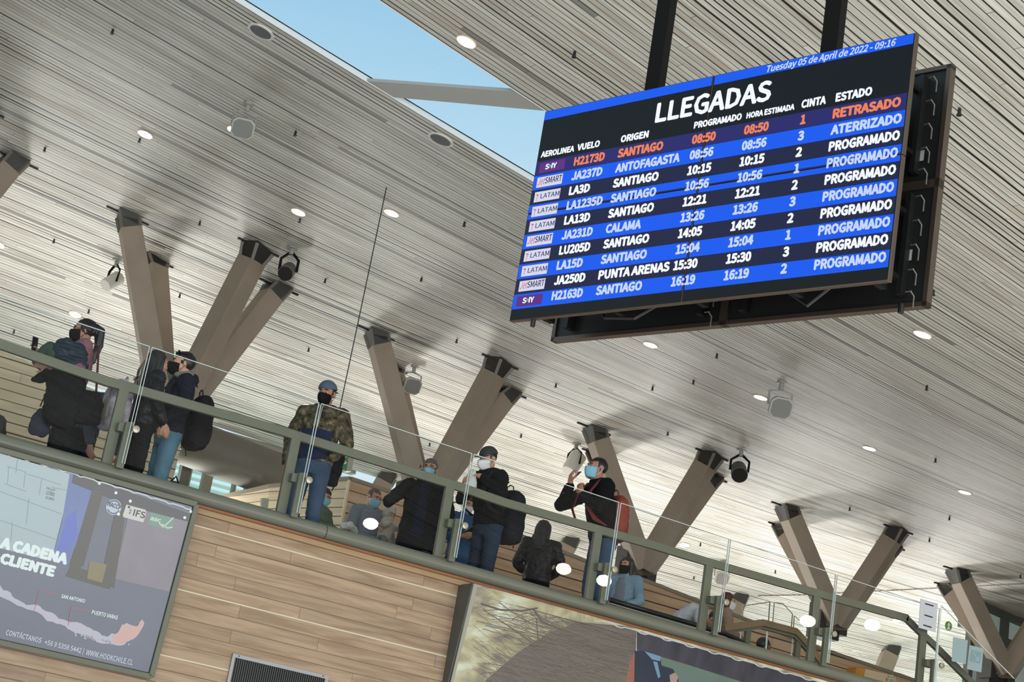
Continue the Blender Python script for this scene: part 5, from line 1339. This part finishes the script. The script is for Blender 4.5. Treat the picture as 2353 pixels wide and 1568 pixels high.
def backpack(W, rz, s, c, size, m1, m2, label, lean=0.0, group='backpacks worn on the balcony', strap=True, sh=None):
    """c: centre in the wearer's local frame; the bag lies behind (+y)"""
    loc = W(*c)
    t = thing('backpack', label, 'backpack', tuple(loc), group, rz=rz, local=True)
    w, d, h = size
    mb = MB(); R = roty(lean)
    secs = [(-0.5, .86, .7), (-0.46, .98, .92), (-.2, 1.0, 1.0), (.2, .98, .92), (.4, .85, .72), (.5, .5, .4)]
    mb.loft([ring(R@np.array([0, d*0.08*(1-abs(z_)), z_*h]), R@np.array([1., 0, 0]), R@np.array([0, 1., 0]), w/2*a_, d/2*b_, 20, 3) for z_, a_, b_ in secs])
    bd = remeshed(mb, 'bag_body', 0.012, m1, t, 3, 0.009, 8, scale=s)
    mb = MB(); mb.loft([ring(R@np.array([0, d*0.42, z_*h-.06*h]), R@np.array([1., 0, 0]), R@np.array([0, 1., 0]), w*.36*a_, d*.2*a_, 16, 3) for z_, a_ in ((-.34, .8), (-.28, 1), (.0, 1), (.08, .7))])
    remeshed(mb, 'front_pocket', 0.012, m2, t, 3, 0.006, 8, scale=s)
    mb = MB(); mb.tube([(R@np.array(q))*s for q in ((-.05, -.02, h*.48), (-.045, -.03, h*.48+.05), (0, -.03, h*.48+.07), (.045, -.03, h*.48+.05), (.05, -.02, h*.48))], .007*s, 6); mb.build('top_loop', m2, t)
    mb = MB(); mb.tube([(R@np.array(q))*s for q in ((-w*.44, d*.25, -.1*h), (-w*.36, d*.4, .22*h), (0, d*.46, .36*h), (w*.36, d*.4, .22*h), (w*.44, d*.25, -.1*h))], .004*s, 5); mb.build('zip', mat('zip_dark', (60, 58, 56), 0.4, 0.4), t)
    mb = MB()
    for sx in (-1, 1): mb.tube([(R@np.array(q))*s for q in ((sx*w*.36, -.02, -.3*h), (sx*w*.5, -.02, -.42*h), (sx*w*.42, .0, -.62*h))], [.010*s, .009*s, .006*s], 6)
    mb.build('loose_strap', m2, t)
    return t
def straps(root, s, mt, sides=(-1, 1), z0=1.44, wd=.045, yb=.12):
    for sx in sides:
        mb = MB(); mb.bar([np.array(q)*s for q in ((sx*.11, yb+.02, 1.40), (sx*.115, .05, z0+.035), (sx*.12, -.03, z0+.028), (sx*.135, -.125, 1.33), (sx*.155, -.145, 1.18), (sx*.185, -.06, 1.06), (sx*.19, .07, 1.02))], wd*s, .012*s, up=(0, -1, 0.6)); mb.build('shoulder_strap', mt, root)
def phone(W, rz, c, d, n, lab, m=None, size=(.072, .15, .009)):
    """c in wearer's frame, d long axis, n screen normal (local)"""
    R = rotz(rz); d = R@np.asarray(d, float); d /= np.linalg.norm(d); n = R@np.asarray(n, float); n -= d*(n@d); n /= np.linalg.norm(n); x = np.cross(d, n)
    p = W(*c); t = thing('smartphone', lab, 'phone', tuple(p), 'phones in hands')
    mb = MB(); mb.box(p, size, [x, d, n]); mb.build('phone_case', m or BLACK, t, bevel=.003)
    mb = MB(); mb.box(p+n*(size[2]/2), (size[0]*.92, size[1]*.95, .001), [x, d, n]); mb.build('phone_screen', mat('phone_glass', (22, 24, 30), 0.08), t)
    return t

# ---- woman with phone and coats over her arm
R_, W, a, s = person((203, 737), 1.69, -72, 'person in pink sweater and glasses holding up a phone, dark coats over the arm', skin=SKIN2, style='pony', mask=M_BLACK, top=mat('cloth_dusty_pink', (132, 84, 98), 0.85, bump=0.3, bscale=60), topkind='sweater', legs=BLK, head=(0, 6),
    armL=((.29, .0, 1.13), (.24, -.24, 1.12)), armR=((-.23, -.16, 1.16), (-.13, -.37, 1.25)), handR=((0.05, -.25, 1), (.4, -.9, .1), .8), handL=((-.2, -1, .1), (-1, .2, 0), .6), glasses=(.006, -.098))
phone(W, a, (-.10, -.42, 1.385), (0, -.12, 1), (.75, .65, .1), 'dark phone held up by the woman with the coats')
p_ = W(.26, -.13, 1.24)
pj = thing('puffer_jacket', 'dark teal quilted puffer jacket draped over the arm of the woman with the phone', 'jacket', tuple(p_), None, rz=a, local=True)
PUF = mat('puffer_teal', (34, 46, 56), spec=0.15, rough=0.4, bump=0.2, bscale=30); GRN = mat('lining_green', (38, 62, 46), 0.7)
mb = MB(); mb.limb([(0, -.13, .03), (.02, -.02, .10), (.02, .10, .06), (.0, .17, -.10)], [.06, .085, .08, .05], 14); mb.limb([(.0, -.06, .0), (.0, .08, -.08)], [.085, .08], 14)
remeshed(mb, 'jacket_shell', .011, PUF, pj, 2, .010, 9, quilt=.016)
mb = MB(); mb.limb([(-.02, -.22, -.02), (.0, -.16, .05), (.02, -.12, -.03)], [.05, .065, .055], 12); remeshed(mb, 'jacket_lining', .011, GRN, pj, 3, .008, 10)
p_ = W(.25, -.09, .98)
bc = thing('black_coat', 'black coat hanging from the forearm of the woman with the phone', 'coat', tuple(p_), None, rz=a, local=True)
mb = MB(); mb.loft([ring((x, y, z), np.array([1., 0, 0]), np.array([0, 1., 0]), rx, ry) for x, y, z, rx, ry in ((.0, 0, .17, .08, .13), (.0, .02, .05, .10, .17), (.0, .03, -.15, .10, .165), (.0, .04, -.32, .09, .15), (.0, .05, -.38, .05, .11))])
mb.limb([(0, -.12, .10), (-.02, -.22, .03), (-.02, -.27, .0)], [.06, .045, .02], 12)
remeshed(mb, 'coat_cloth', .013, BLK, bc, 3, .016, 7)
p_ = W(.22, .14, .84)
hb = thing('shoulder_bag', 'black shoulder bag behind the hip of the woman with the phone', 'bag', tuple(p_), None, rz=a, local=True)
mb = MB(); mb.loft([ring((0, 0, z), np.array([1., 0, 0]), np.array([0, 1., 0]), .07*k_, .17*k_, 18, 3) for z, k_ in ((-.16, .75), (-.12, 1), (.06, .95), (.15, .7))]); remeshed(mb, 'bag_body', .012, BLK, hb, 3, .01, 8)
mb = MB(); mb.tube([(0, -.1, .12), (-.03, -.1, .42), (-.05, -.08, .62), (-.04, 0, .6), (0, .08, .12)], .011, 8); mb.build('bag_strap', mat('strap_wine', (66, 26, 32), 0.6), hb, True)
p_ = W(.1, -.20, .62)
nb_ = thing('hanging_bag', 'slate blue bag hanging left of the legs of the woman with the phone', 'bag', tuple(p_), None, rz=a, local=True)
mb = MB(); mb.loft([ring((0, 0, z), np.array([1., 0, 0]), np.array([0, 1., 0]), .05*k_, .10*k_, 18, 3) for z, k_ in ((-.12, .6), (-.08, 1), (.04, .9), (.13, .4))]); remeshed(mb, 'bag_body', .012, mat('slate_cloth', (44, 46, 58), spec=0.15, rough=0.8), nb_, 3, .01, 8)
mb = MB(); mb.tube([(0, -.04, .15), (0, 0, .42), (0, .05, .15)], .008, 6); mb.build('bag_strap', BLK2, nb_)
# ---- bending person behind her
person(None, 1.72, 55, 'person in blue-grey denim jacket bending down behind the woman with the phone', skin=SKIN2, style='short', top=mat('denim_grey', (58, 68, 84), 0.85, noise=0.3, nscale=6, bump=.3, bscale=60), legs=BLK2,
    at=(float(onY(186, 1000, 16.6)[0]), 16.6, FL), spine=[(0, .0, .90), (0, -.02, 1.04), (0, -.12, 1.22), (0, -.24, 1.20), (0, -.29, 1.14)], headpos=(0, -.35, 1.04), head=(0, 60),
    armL=((.24, -.32, .98), (.2, -.38, .74)), armR=((-.24, -.32, .98), (-.2, -.38, .74)))
# ---- couple
R_, W, a, s = person((366, 809), 1.64, 120, 'person with long highlighted hair seen from behind, dark jacket and floral backpack', style='long', hair=HAIRHL, top=LEATHER, legs=BLK, head=(8, 0), armL=((.27, .0, 1.14), (.16, -.2, 1.0)), armR=((-.26, .0, 1.14), (-.2, -.14, .98)))
FLORAL = mat('floral_cloth', (205, 204, 214), 0.75, noise=1, nscale=7, col2=(98, 66, 78)); KH = mat('khaki_strap', (146, 138, 124), 0.8)
backpack(W, a, s, (-.02, .29, 1.06), (.36, .26, .50), FLORAL, mat('khaki_cloth', (150, 142, 130), 0.8, noise=.2, nscale=8), 'pale floral backpack on the woman with the highlighted hair', .08)
straps(R_, s, mat('white_strap', (206, 206, 216), 0.6), sides=(1,), yb=.14)
m_ = MB(); rs = random.Random(2)
for i in range(12):
    x = rs.uniform(-.085, .085); m_.tube([(x*s*.8, .115*s, 1.60*s), (x*s, .145*s, 1.50*s), (x*1.1*s, .15*s, 1.36*s), (x*s*1.05, .125*s, 1.20*s)], [.004*s, .007*s, .007*s, .003*s], 5)
m_.build('hair_highlight', mat('hair_ash', (128, 112, 98), 0.5), R_, True)
R_, W, a, s = person((430, 812), 1.83, -64, 'person in dark jacket and light jeans with sunglasses on the hair, black backpack', skin=SKIN3, style='short', mask=M_BLACK, mtype='cup', top=NAVYC, legs=DENIML, hood=1, head=(-10, 2), armL=((.27, .02, 1.13), (.17, -.16, .95)), handL='pocket', armR=((-.27, .02, 1.13), (-.2, -.14, .95)), handR='pocket')
HOODG = mat('hood_grey', (122, 120, 112), 0.85)
soft_part(R_, s, 'hood', HOODG, lambda mb: mb.limb([(-.09, -.07, 1.47), (-.08, .05, 1.49), (0, .1, 1.49), (.08, .05, 1.49), (.09, -.07, 1.47)], [.028, .045, .05, .045, .028], 12))
mb = MB()
for sx in (-1, 1):
    mb.ell(np.array((sx*.034, -.085, 1.70))*s, np.array((.03, .012, .019))*s, rotz(0)@rotx(.5), 14, 8); mb.tube([np.array(q)*s for q in ((sx*.062, -.075, 1.70), (sx*.09, .02, 1.665), (sx*.09, .06, 1.63))], .004*s, 6)
mb.build('sunglasses', mat('sunglass_black', (10, 10, 12), 0.08), R_, True)
backpack(W, a, s, (.02, .24, 1.10), (.33, .22, .50), BLK, BLK2, 'large black backpack on the man in light jeans', 0)
straps(R_, s, BLK2)
# ---- camouflage man
R_, W, a, s = person((757, 881), 1.80, -14, 'person in camouflage and navy jacket with backwards cap, hands in pockets', skin=SKIN2, style='crop', mask=M_BLACK, mtype='cup', top=CAMO, legs=DENIM, hood=1, head=(-4, 10), armL=((.29, .03, 1.14), (.22, -.12, .95)), armR=((-.29, .03, 1.14), (-.25, -.04, .88)), handL='pocket', cap=(mat('cap_slate', (74, 92, 104), 0.8), True), girth=1.06)
NV = mat('panel_navy', (28, 36, 66), spec=0.15, rough=0.75)
soft_part(R_, s, 'jacket_panel', NV, lambda mb: (torso(mb, [(0, -.012, .93), (0, -.014, 1.06), (0, -.012, 1.22)], ((0, .172, .128), (.4, .168, .126), (1.0, .176, .128)))))
mb = MB()
for sx in (-1, 1): mb.tube([np.array(q)*s for q in ((sx*.02, -.10, 1.47), (sx*.022, -.128, 1.40), (sx*.02, -.142, 1.24))], .003*s, 5)
mb.build('drawstring', mat('cord_white', (206, 202, 192), 0.7), R_)
backpack(W, a, s, (.09, .24, .98), (.22, .18, .40), BLK, BLK2, 'black backpack hanging at the side of the camouflage man', .12)
# ---- woman in green
GREEN = mat('cloth_sage', (84, 100, 80), 0.85, bump=0.3, bscale=50)
R_, W, a, s = person((746, 1123), 1.53, 62, 'person in green jacket and blue mask looking down behind the kerb', style='bun', mask=M_BLUE, top=GREEN, legs=DENIMD, head=(0, 22), armL=((.25, -.06, 1.16), (.10, -.34, 1.14)), armR=((-.24, -.12, 1.16), (-.06, -.36, 1.14)), handL=((-.2, -1, 0), (0, 0, 1), .5), handR=((.2, -1, 0), (0, 0, 1), .5))
p_ = W(.0, -.48, 1.19); wb = thing('white_wrap', 'crumpled white wrap in the hands of the person in green', 'wrap', tuple(p_), None, rz=a, local=True)
mb = MB(); mb.limb([(-.1, 0, 0), (.02, -.02, .03), (.13, -.04, 0)], [.035, .05, .03], 10); remeshed(mb, 'wrap_paper', .009, mat('paper_white', (206, 206, 202), 0.7), wb, 1, .014, 16)
# ---- father with baby
HGREY = mat('hoodie_grey', (122, 128, 140), 0.85, noise=.12, nscale=12, bump=.3, bscale=60)
R_, W, a, s = person((862, 1124), 1.76, 30, 'person in grey hoodie with shaved head and blue mask cradling a baby', skin=SKIN, style='bald', hair=HAIRST, mask=M_BLUE, top=HGREY, topkind='hoodie', legs=BLK2, hood=1, head=(14, 20), armL=((.30, -.08, 1.13), (.12, -.33, 1.17)), armR=((-.30, -.1, 1.10), (.0, -.34, 1.02)), handL=((-.8, -.3, .5), (0, 1, 0), .5), handR=((.9, -.3, .1), (0, .6, 1), .5), girth=1.05)
# baby
BEAR = mat('bear_fleece', (182, 174, 160), 0.95, bump=.4, bscale=60)
bp_ = W(.10, -.30, 1.26); ba = facing(48)
by = thing('baby', 'baby in a beige bear-eared hooded suit in the arms of the father', 'baby', tuple(bp_), None, rz=ba, local=True)
RB = rotx(.45)
mb = MB(); Hb = lambda *q: np.array([0, 0, .14])+RB@np.array(q)
mb.ell(Hb(0, 0, 0), (.062, .07, .068), RB, 18, 12); mb.ell(Hb(0, -.03, -.03), (.05, .045, .04), RB, 14, 8); mb.ell(Hb(0, -.074, -.012), .012, None, 8, 6); mb.ell(Hb(-.03, -.05, -.03), .026, None, 10, 6); mb.ell(Hb(.03, -.05, -.03), .026, None, 10, 6)
mb.limb([(0, 0, .08), (0, 0, -.02), (0, .02, -.16)], [.05, .07, .07], 12)
for sx in (-1, 1):
    mb.limb([(sx*.07, -.0, .04), (sx*.10, -.07, -.02), (sx*.08, -.12, .0)], [.025, .022, .018], 8); hand(mb, (sx*.08, -.125, .0), (0, -1, .1), (0, 0, -1), sx, .8, .5)
    mb.limb([(sx*.045, .0, -.16), (sx*.07, -.07, -.22), (sx*.06, -.03, -.33)], [.035, .03, .022], 8)
remeshed(mb, 'body', .006, SKIN3, by, 3)
mb = MB(); mb.limb([(0, 0, .05), (0, .01, -.05), (0, .02, -.17)], [.075, .095, .085], 14)
for sx in (-1, 1): mb.limb([(sx*.065, 0, .03), (sx*.10, -.07, -.02), (sx*.083, -.115, .0)], [.042, .038, .03], 10)
remeshed(mb, 'fleece_suit', .009, BEAR, by, 3, .006, 14)
mb = MB()
for sx in (-1, 1): mb.limb([(sx*.045, .0, -.17), (sx*.07, -.07, -.22), (sx*.06, -.03, -.34)], [.05, .045, .034], 10)
remeshed(mb, 'trousers', .009, mat('baby_grey', (112, 114, 116), 0.9), by, 3, .006, 14)
mb = MB(); b = MB(); b.ell((0, .006, .008), (.082, .088, .088), None, 24, 18)
keep = [f for f in b.f if not (np.mean([b.v[i] for i in f], 0)[1] < -.045 and abs(np.mean([b.v[i] for i in f], 0)[0]) < .055 and -.06 < np.mean([b.v[i] for i in f], 0)[2] < .045)]
mb.add([Hb(*v) for v in b.v], keep); hd_ = mb.build('bear_hood', BEAR, by, True); so_ = hd_.modifiers.new('t', 'SOLIDIFY'); so_.thickness = .012
for sx in (-1, 1):
    mb = MB(); mb.ell(Hb(sx*.06, .01, .08), (.024, .012, .024), RB, 12, 8); mb.build('bear_ear', BEAR, hd_, True)
for sx in (-1, 1):
    mb = MB(); mb.ell(Hb(sx*.022, -.066, .006), (.007, .004, .005), RB, 8, 6); mb.build('eye', EYEM, by, True)
# ---- man in long coat on the phone
R_, W, a, s = person((992, 1057), 1.76, -6, 'person in long black coat with grey hair and glasses, one hand raised to the ear', skin=SKIN, style='short', hair=HAIRG, mask=M_BLUE, top=mat('coat_black', (20, 20, 24), spec=0.15, rough=0.85, bump=.3, bscale=40), topkind='coat', legs=mat('trousers_slate', (44, 56, 62), 0.85, noise=.3, nscale=5), head=(-4, 4), armL=((.30, .03, 1.12), (.27, -.06, .88)), armR=((-.38, -.06, 1.17), (-.14, -.10, 1.44)), handR=((.25, .0, 1), (1, .1, -.2), .7), glasses=(.006, -.098), girth=1.12, fold=.012)
phone(W, a, (-.105, -.07, 1.55), (.1, .1, 1), (1, 0, 0), 'black phone at the ear of the man in the long coat')
soft_part(R_, s, 'inner_sweater', mat('sweater_ink', (24, 26, 42), spec=0.15, rough=0.85), lambda mb: torso(mb, [(0, -.055, .80), (0, -.05, 1.06), (0, -.045, 1.30), (0, -.04, 1.44)], ((0, .10, .115), (.5, .09, .11), (.8, .085, .10), (1, .06, .07))), .012, .004)
# ---- person in blue with phone
BLUEC = mat('cloth_blue', (34, 82, 128), 0.8, noise=.2, nscale=8, bump=.3, bscale=50)
R_, W, a, s = person((1078, 1139), 1.62, 14, 'person in blue shirt and white mask typing on a phone', style='short', mask=M_WHITE, mtype='cup', top=BLUEC, topkind='shirt', legs=mat('trousers_petrol', (24, 66, 98), 0.8, noise=.3, nscale=5), head=(10, 24), armL=((.27, -.04, 1.14), (.09, -.28, 1.15)), armR=((-.27, -.04, 1.14), (-.09, -.28, 1.13)), handL=((-.75, -.5, .25), (-.3, .6, .8), .75), handR=((.75, -.5, .25), (.3, .6, .8), .75))
phone(W, a, (.0, -.36, 1.20), (.5, -.6, .5), (0, .5, 1), 'black phone held by the person in blue')
# ---- man with black cap
R_, W, a, s = person((1128, 1032), 1.77, -46, 'person in black cap, white mask and black jacket holding a white paper bag', spine=[(0, .15, .90), (0, .135, 1.06), (0, .07, 1.28), (0, .03, 1.42), (0, .005, 1.50)], knees=((-.10, .135, .49), (.10, .135, .49)), style='crop', mask=M_WHITE, mtype='cup', top=BLK, legs=DENIMD, hood=1, head=(-4, 20), cap=(mat('cap_charcoal', (50, 52, 51), 0.8), False), armL=((.29, -.02, 1.18), (.13, -.17, 1.36)), armR=((-.26, -.06, 1.17), (-.06, -.22, 1.24)), handL=((-.85, -.35, .1), (0, .1, -1), .85), handR=((.6, -.6, .3), (0, .5, .8), .6), girth=1.08)
backpack(W, a, s, (.03, .38, 1.08), (.36, .27, .56), mat('pack_ink', (24, 25, 32), spec=0.15, rough=0.75, bump=.2, bscale=30), BLK2, 'bulky dark backpack on the man with the black cap', 0)
straps(R_, s, BLK2, yb=.2)
p_ = W(.03, -.24, 1.32); pb = thing('paper_bag', 'small white paper bag in the hands of the man with the black cap', 'bag', tuple(p_), None, rz=a, local=True)
mb = MB(); mb.loft([ring((0, 0, z), np.array([1., 0, 0]), np.array([0, 1., 0]), rx, ry, 16, 3) for z, rx, ry in ((-.17, .06, .05), (-.1, .075, .06), (0, .06, .045), (.07, .04, .03), (.1, .045, .015))]); remeshed(mb, 'bag_paper', .009, mat('paper_white', (206, 206, 202)), pb, 1, .009, 14)
mb = MB(); mb.box((-.05, .03, .07), (.09, .012, .07), rotz(.4)); mb.build('dark_card', mat('card_dark', (52, 62, 44), 0.6), pb)
# ---- leather jacket woman
R_, W, a, s = person((1253, 1199), 1.64, 168, 'person in black leather jacket with long dark hair seen from behind', style='mid', hair=HAIRB, top=LEATHER, legs=BLK, armL=((.29, -.02, 1.14), (.16, -.22, 1.06)), armR=((-.29, -.02, 1.14), (-.14, -.24, 1.06)), head=(-25, 8), fold=.014, girth=1.05)
# ---- man with red backpack
R_, W, a, s = person((1379, 1053), 1.885, -66, 'person in black hoodie with red backpack and blue mask talking into a phone', spine=[(0, .17, .90), (0, .135, 1.06), (0, .07, 1.28), (0, .03, 1.42), (0, .005, 1.50)], knees=((-.10, .135, .49), (.10, .135, .49)), skin=SKIN2, style='crop', mask=M_BLUE, top=BLK, topkind='hoodie', legs=DENIM, hood=1, head=(0, 0), armL=((.26, -.06, 1.16), (.12, -.20, 1.27)), armR=((-.22, -.24, 1.20), (-.05, -.26, 1.38)), handL=((-.4, -.2, .9), (-.3, .9, 0), .95), handR=((.1, -.15, 1), (.1, 1, 0), .8))
RED = mat('pack_red', (138, 52, 38), 0.7, noise=.2, nscale=6); REDD = mat('pack_maroon', (104, 34, 30), 0.7)
backpack(W, a, s, (.02, .25, 1.15), (.31, .20, .46), RED, REDD, 'red backpack on the man talking into a phone', 0)
straps(R_, s, REDD)
phone(W, a, (-.035, -.225, 1.48), (.1, .55, .75), (0, .8, -.5), 'black phone at the mouth of the man with the red backpack')
# ---- denim jacket woman
R_, W, a, s = person((1443, 1283), 1.66, -32, 'person in light denim jacket with long wavy hair and black mask', style='wavy', hair=mat('hair_dark_brown', (56, 42, 36), 0.5, noise=.5, nscale=24, stretch=(3, 3, .5)), mask=M_BLACK, top=mat('denim_pale', (136, 166, 190), 0.8, noise=.3, nscale=6, bump=.3, bscale=60), legs=DENIMD, head=(-6, 6), armL=((.28, -.02, 1.13), (.20, -.22, 1.04)), armR=((-.27, -.02, 1.13), (-.2, -.2, 1.0)))
soft_part(R_, s, 'grey_shirt', mat('shirt_grey', (116, 122, 132), 0.85), lambda mb: torso(mb, [(0, -.045, .92), (0, -.045, 1.1), (0, -.04, 1.3), (0, -.035, 1.43)], ((0, .12, .10), (.5, .11, .098), (.8, .10, .09), (1, .06, .07))), .012, .004)
# ---- bending person in white
person(None, 1.66, 60, 'person in white top bending forward behind the railing post, near the brown-haired woman', style='short', top=mat('cloth_white', (196, 198, 208), 0.85, bump=.2, bscale=50), legs=NAVYC, at=(float(onY(1556, 1460, 18.1)[0]), 18.1, FL), spine=[(0, .0, .86), (0, -.05, 1.0), (0, -.22, 1.10), (0, -.36, 1.06), (0, -.42, 1.04)], headpos=(0, -.50, 1.02), head=(0, 55), armL=((.24, -.42, .86), (.16, -.52, .72)), armR=((-.24, -.42, .86), (-.16, -.52, .72)))
# ---- brown haired woman
person((1672, 1364), 1.62, 92, 'person with long reddish brown hair and white mask behind the railing', skin=SKIN3, style='long', hair=HAIRBR, mask=M_WHITE, top=mat('cloth_beige', (150, 122, 104), 0.85, bump=.2, bscale=50), legs=NAVYC, head=(0, 10), armL=((.26, -.04, 1.14), (.16, -.24, 1.06)), armR=((-.26, -.04, 1.14), (-.16, -.24, 1.06)))
# ---- person on the stairs
q_ = onY(1724, 1455, 18.0)
R_, W, a, s = person(None, 1.70, 118, 'person with black hair on the stairs under the wooden handrail, grey jacket', style='short', top=mat('cloth_slate', (54, 56, 66), 0.85, bump=.3, bscale=50), legs=BLK, mask=M_BLACK, at=(float(q_[0]), 18.0, 0), floor=float(q_[2])-1.70, head=(0, 24), spine=[(0, .0, .90), (0, -.02, 1.06), (0, -.1, 1.26), (0, -.16, 1.38), (0, -.19, 1.45)], headpos=(0, -.24, 1.58), armL=((.27, -.12, 1.12), (.2, -.3, 1.0)), armR=((-.27, -.12, 1.12), (-.2, -.3, 1.0)))
stp = thing('stair_flight', 'stone stair flight under the wooden balustrade', 'stairs', (17.4, 18.5, 2.0))
fz = float(q_[2])-1.70
mb = MB()
for i in range(12):
    mb.box((float(q_[0])-1.2+0.3*i, 18.55, fz-0.09+0.68-0.17*i), (0.3, 3.2, 0.18)) if fz-0.09+0.68-0.17*i < FL-0.4 else None
mb.build('steps', mat('stair_stone', (130, 126, 118), 0.5), stp)
# ---- seated person at the far left
q_ = onY(-2, 957, 19.3)
person(None, 1.66, -70, 'person with dark hair and pale mask cut off by the left edge', skin=SKIN3, style='mid', mask=M_BLACK, top=BLK2, legs=BLK, at=(float(q_[0]), 19.3, 0), floor=float(q_[2])-1.66, head=(0, 12))
q_ = onY(402, 1108, 15.6)
sb_ = thing('floor_bag', 'black bag lying beside the man in light jeans', 'bag', (q_[0], 15.6, FL), None, 0.3, True)
mb = MB(); hh = float(q_[2])-FL; mb.loft([ring((0, 0, z*hh), np.array([1., 0, 0]), np.array([0, 1., 0]), .13*k_, .1*k_, 18, 3) for z, k_ in ((0.01, .9), (.5, 1), (.85, .8), (1, .4))]); remeshed(mb, 'bag_body', .014, BLK, sb_, 3, .01, 8)
mb = MB(); mb.tube([(-.06, 0, hh*.95), (0, 0, hh*1.12), (.06, 0, hh*.95)], .009, 6); mb.build('bag_handle', BLK2, sb_)
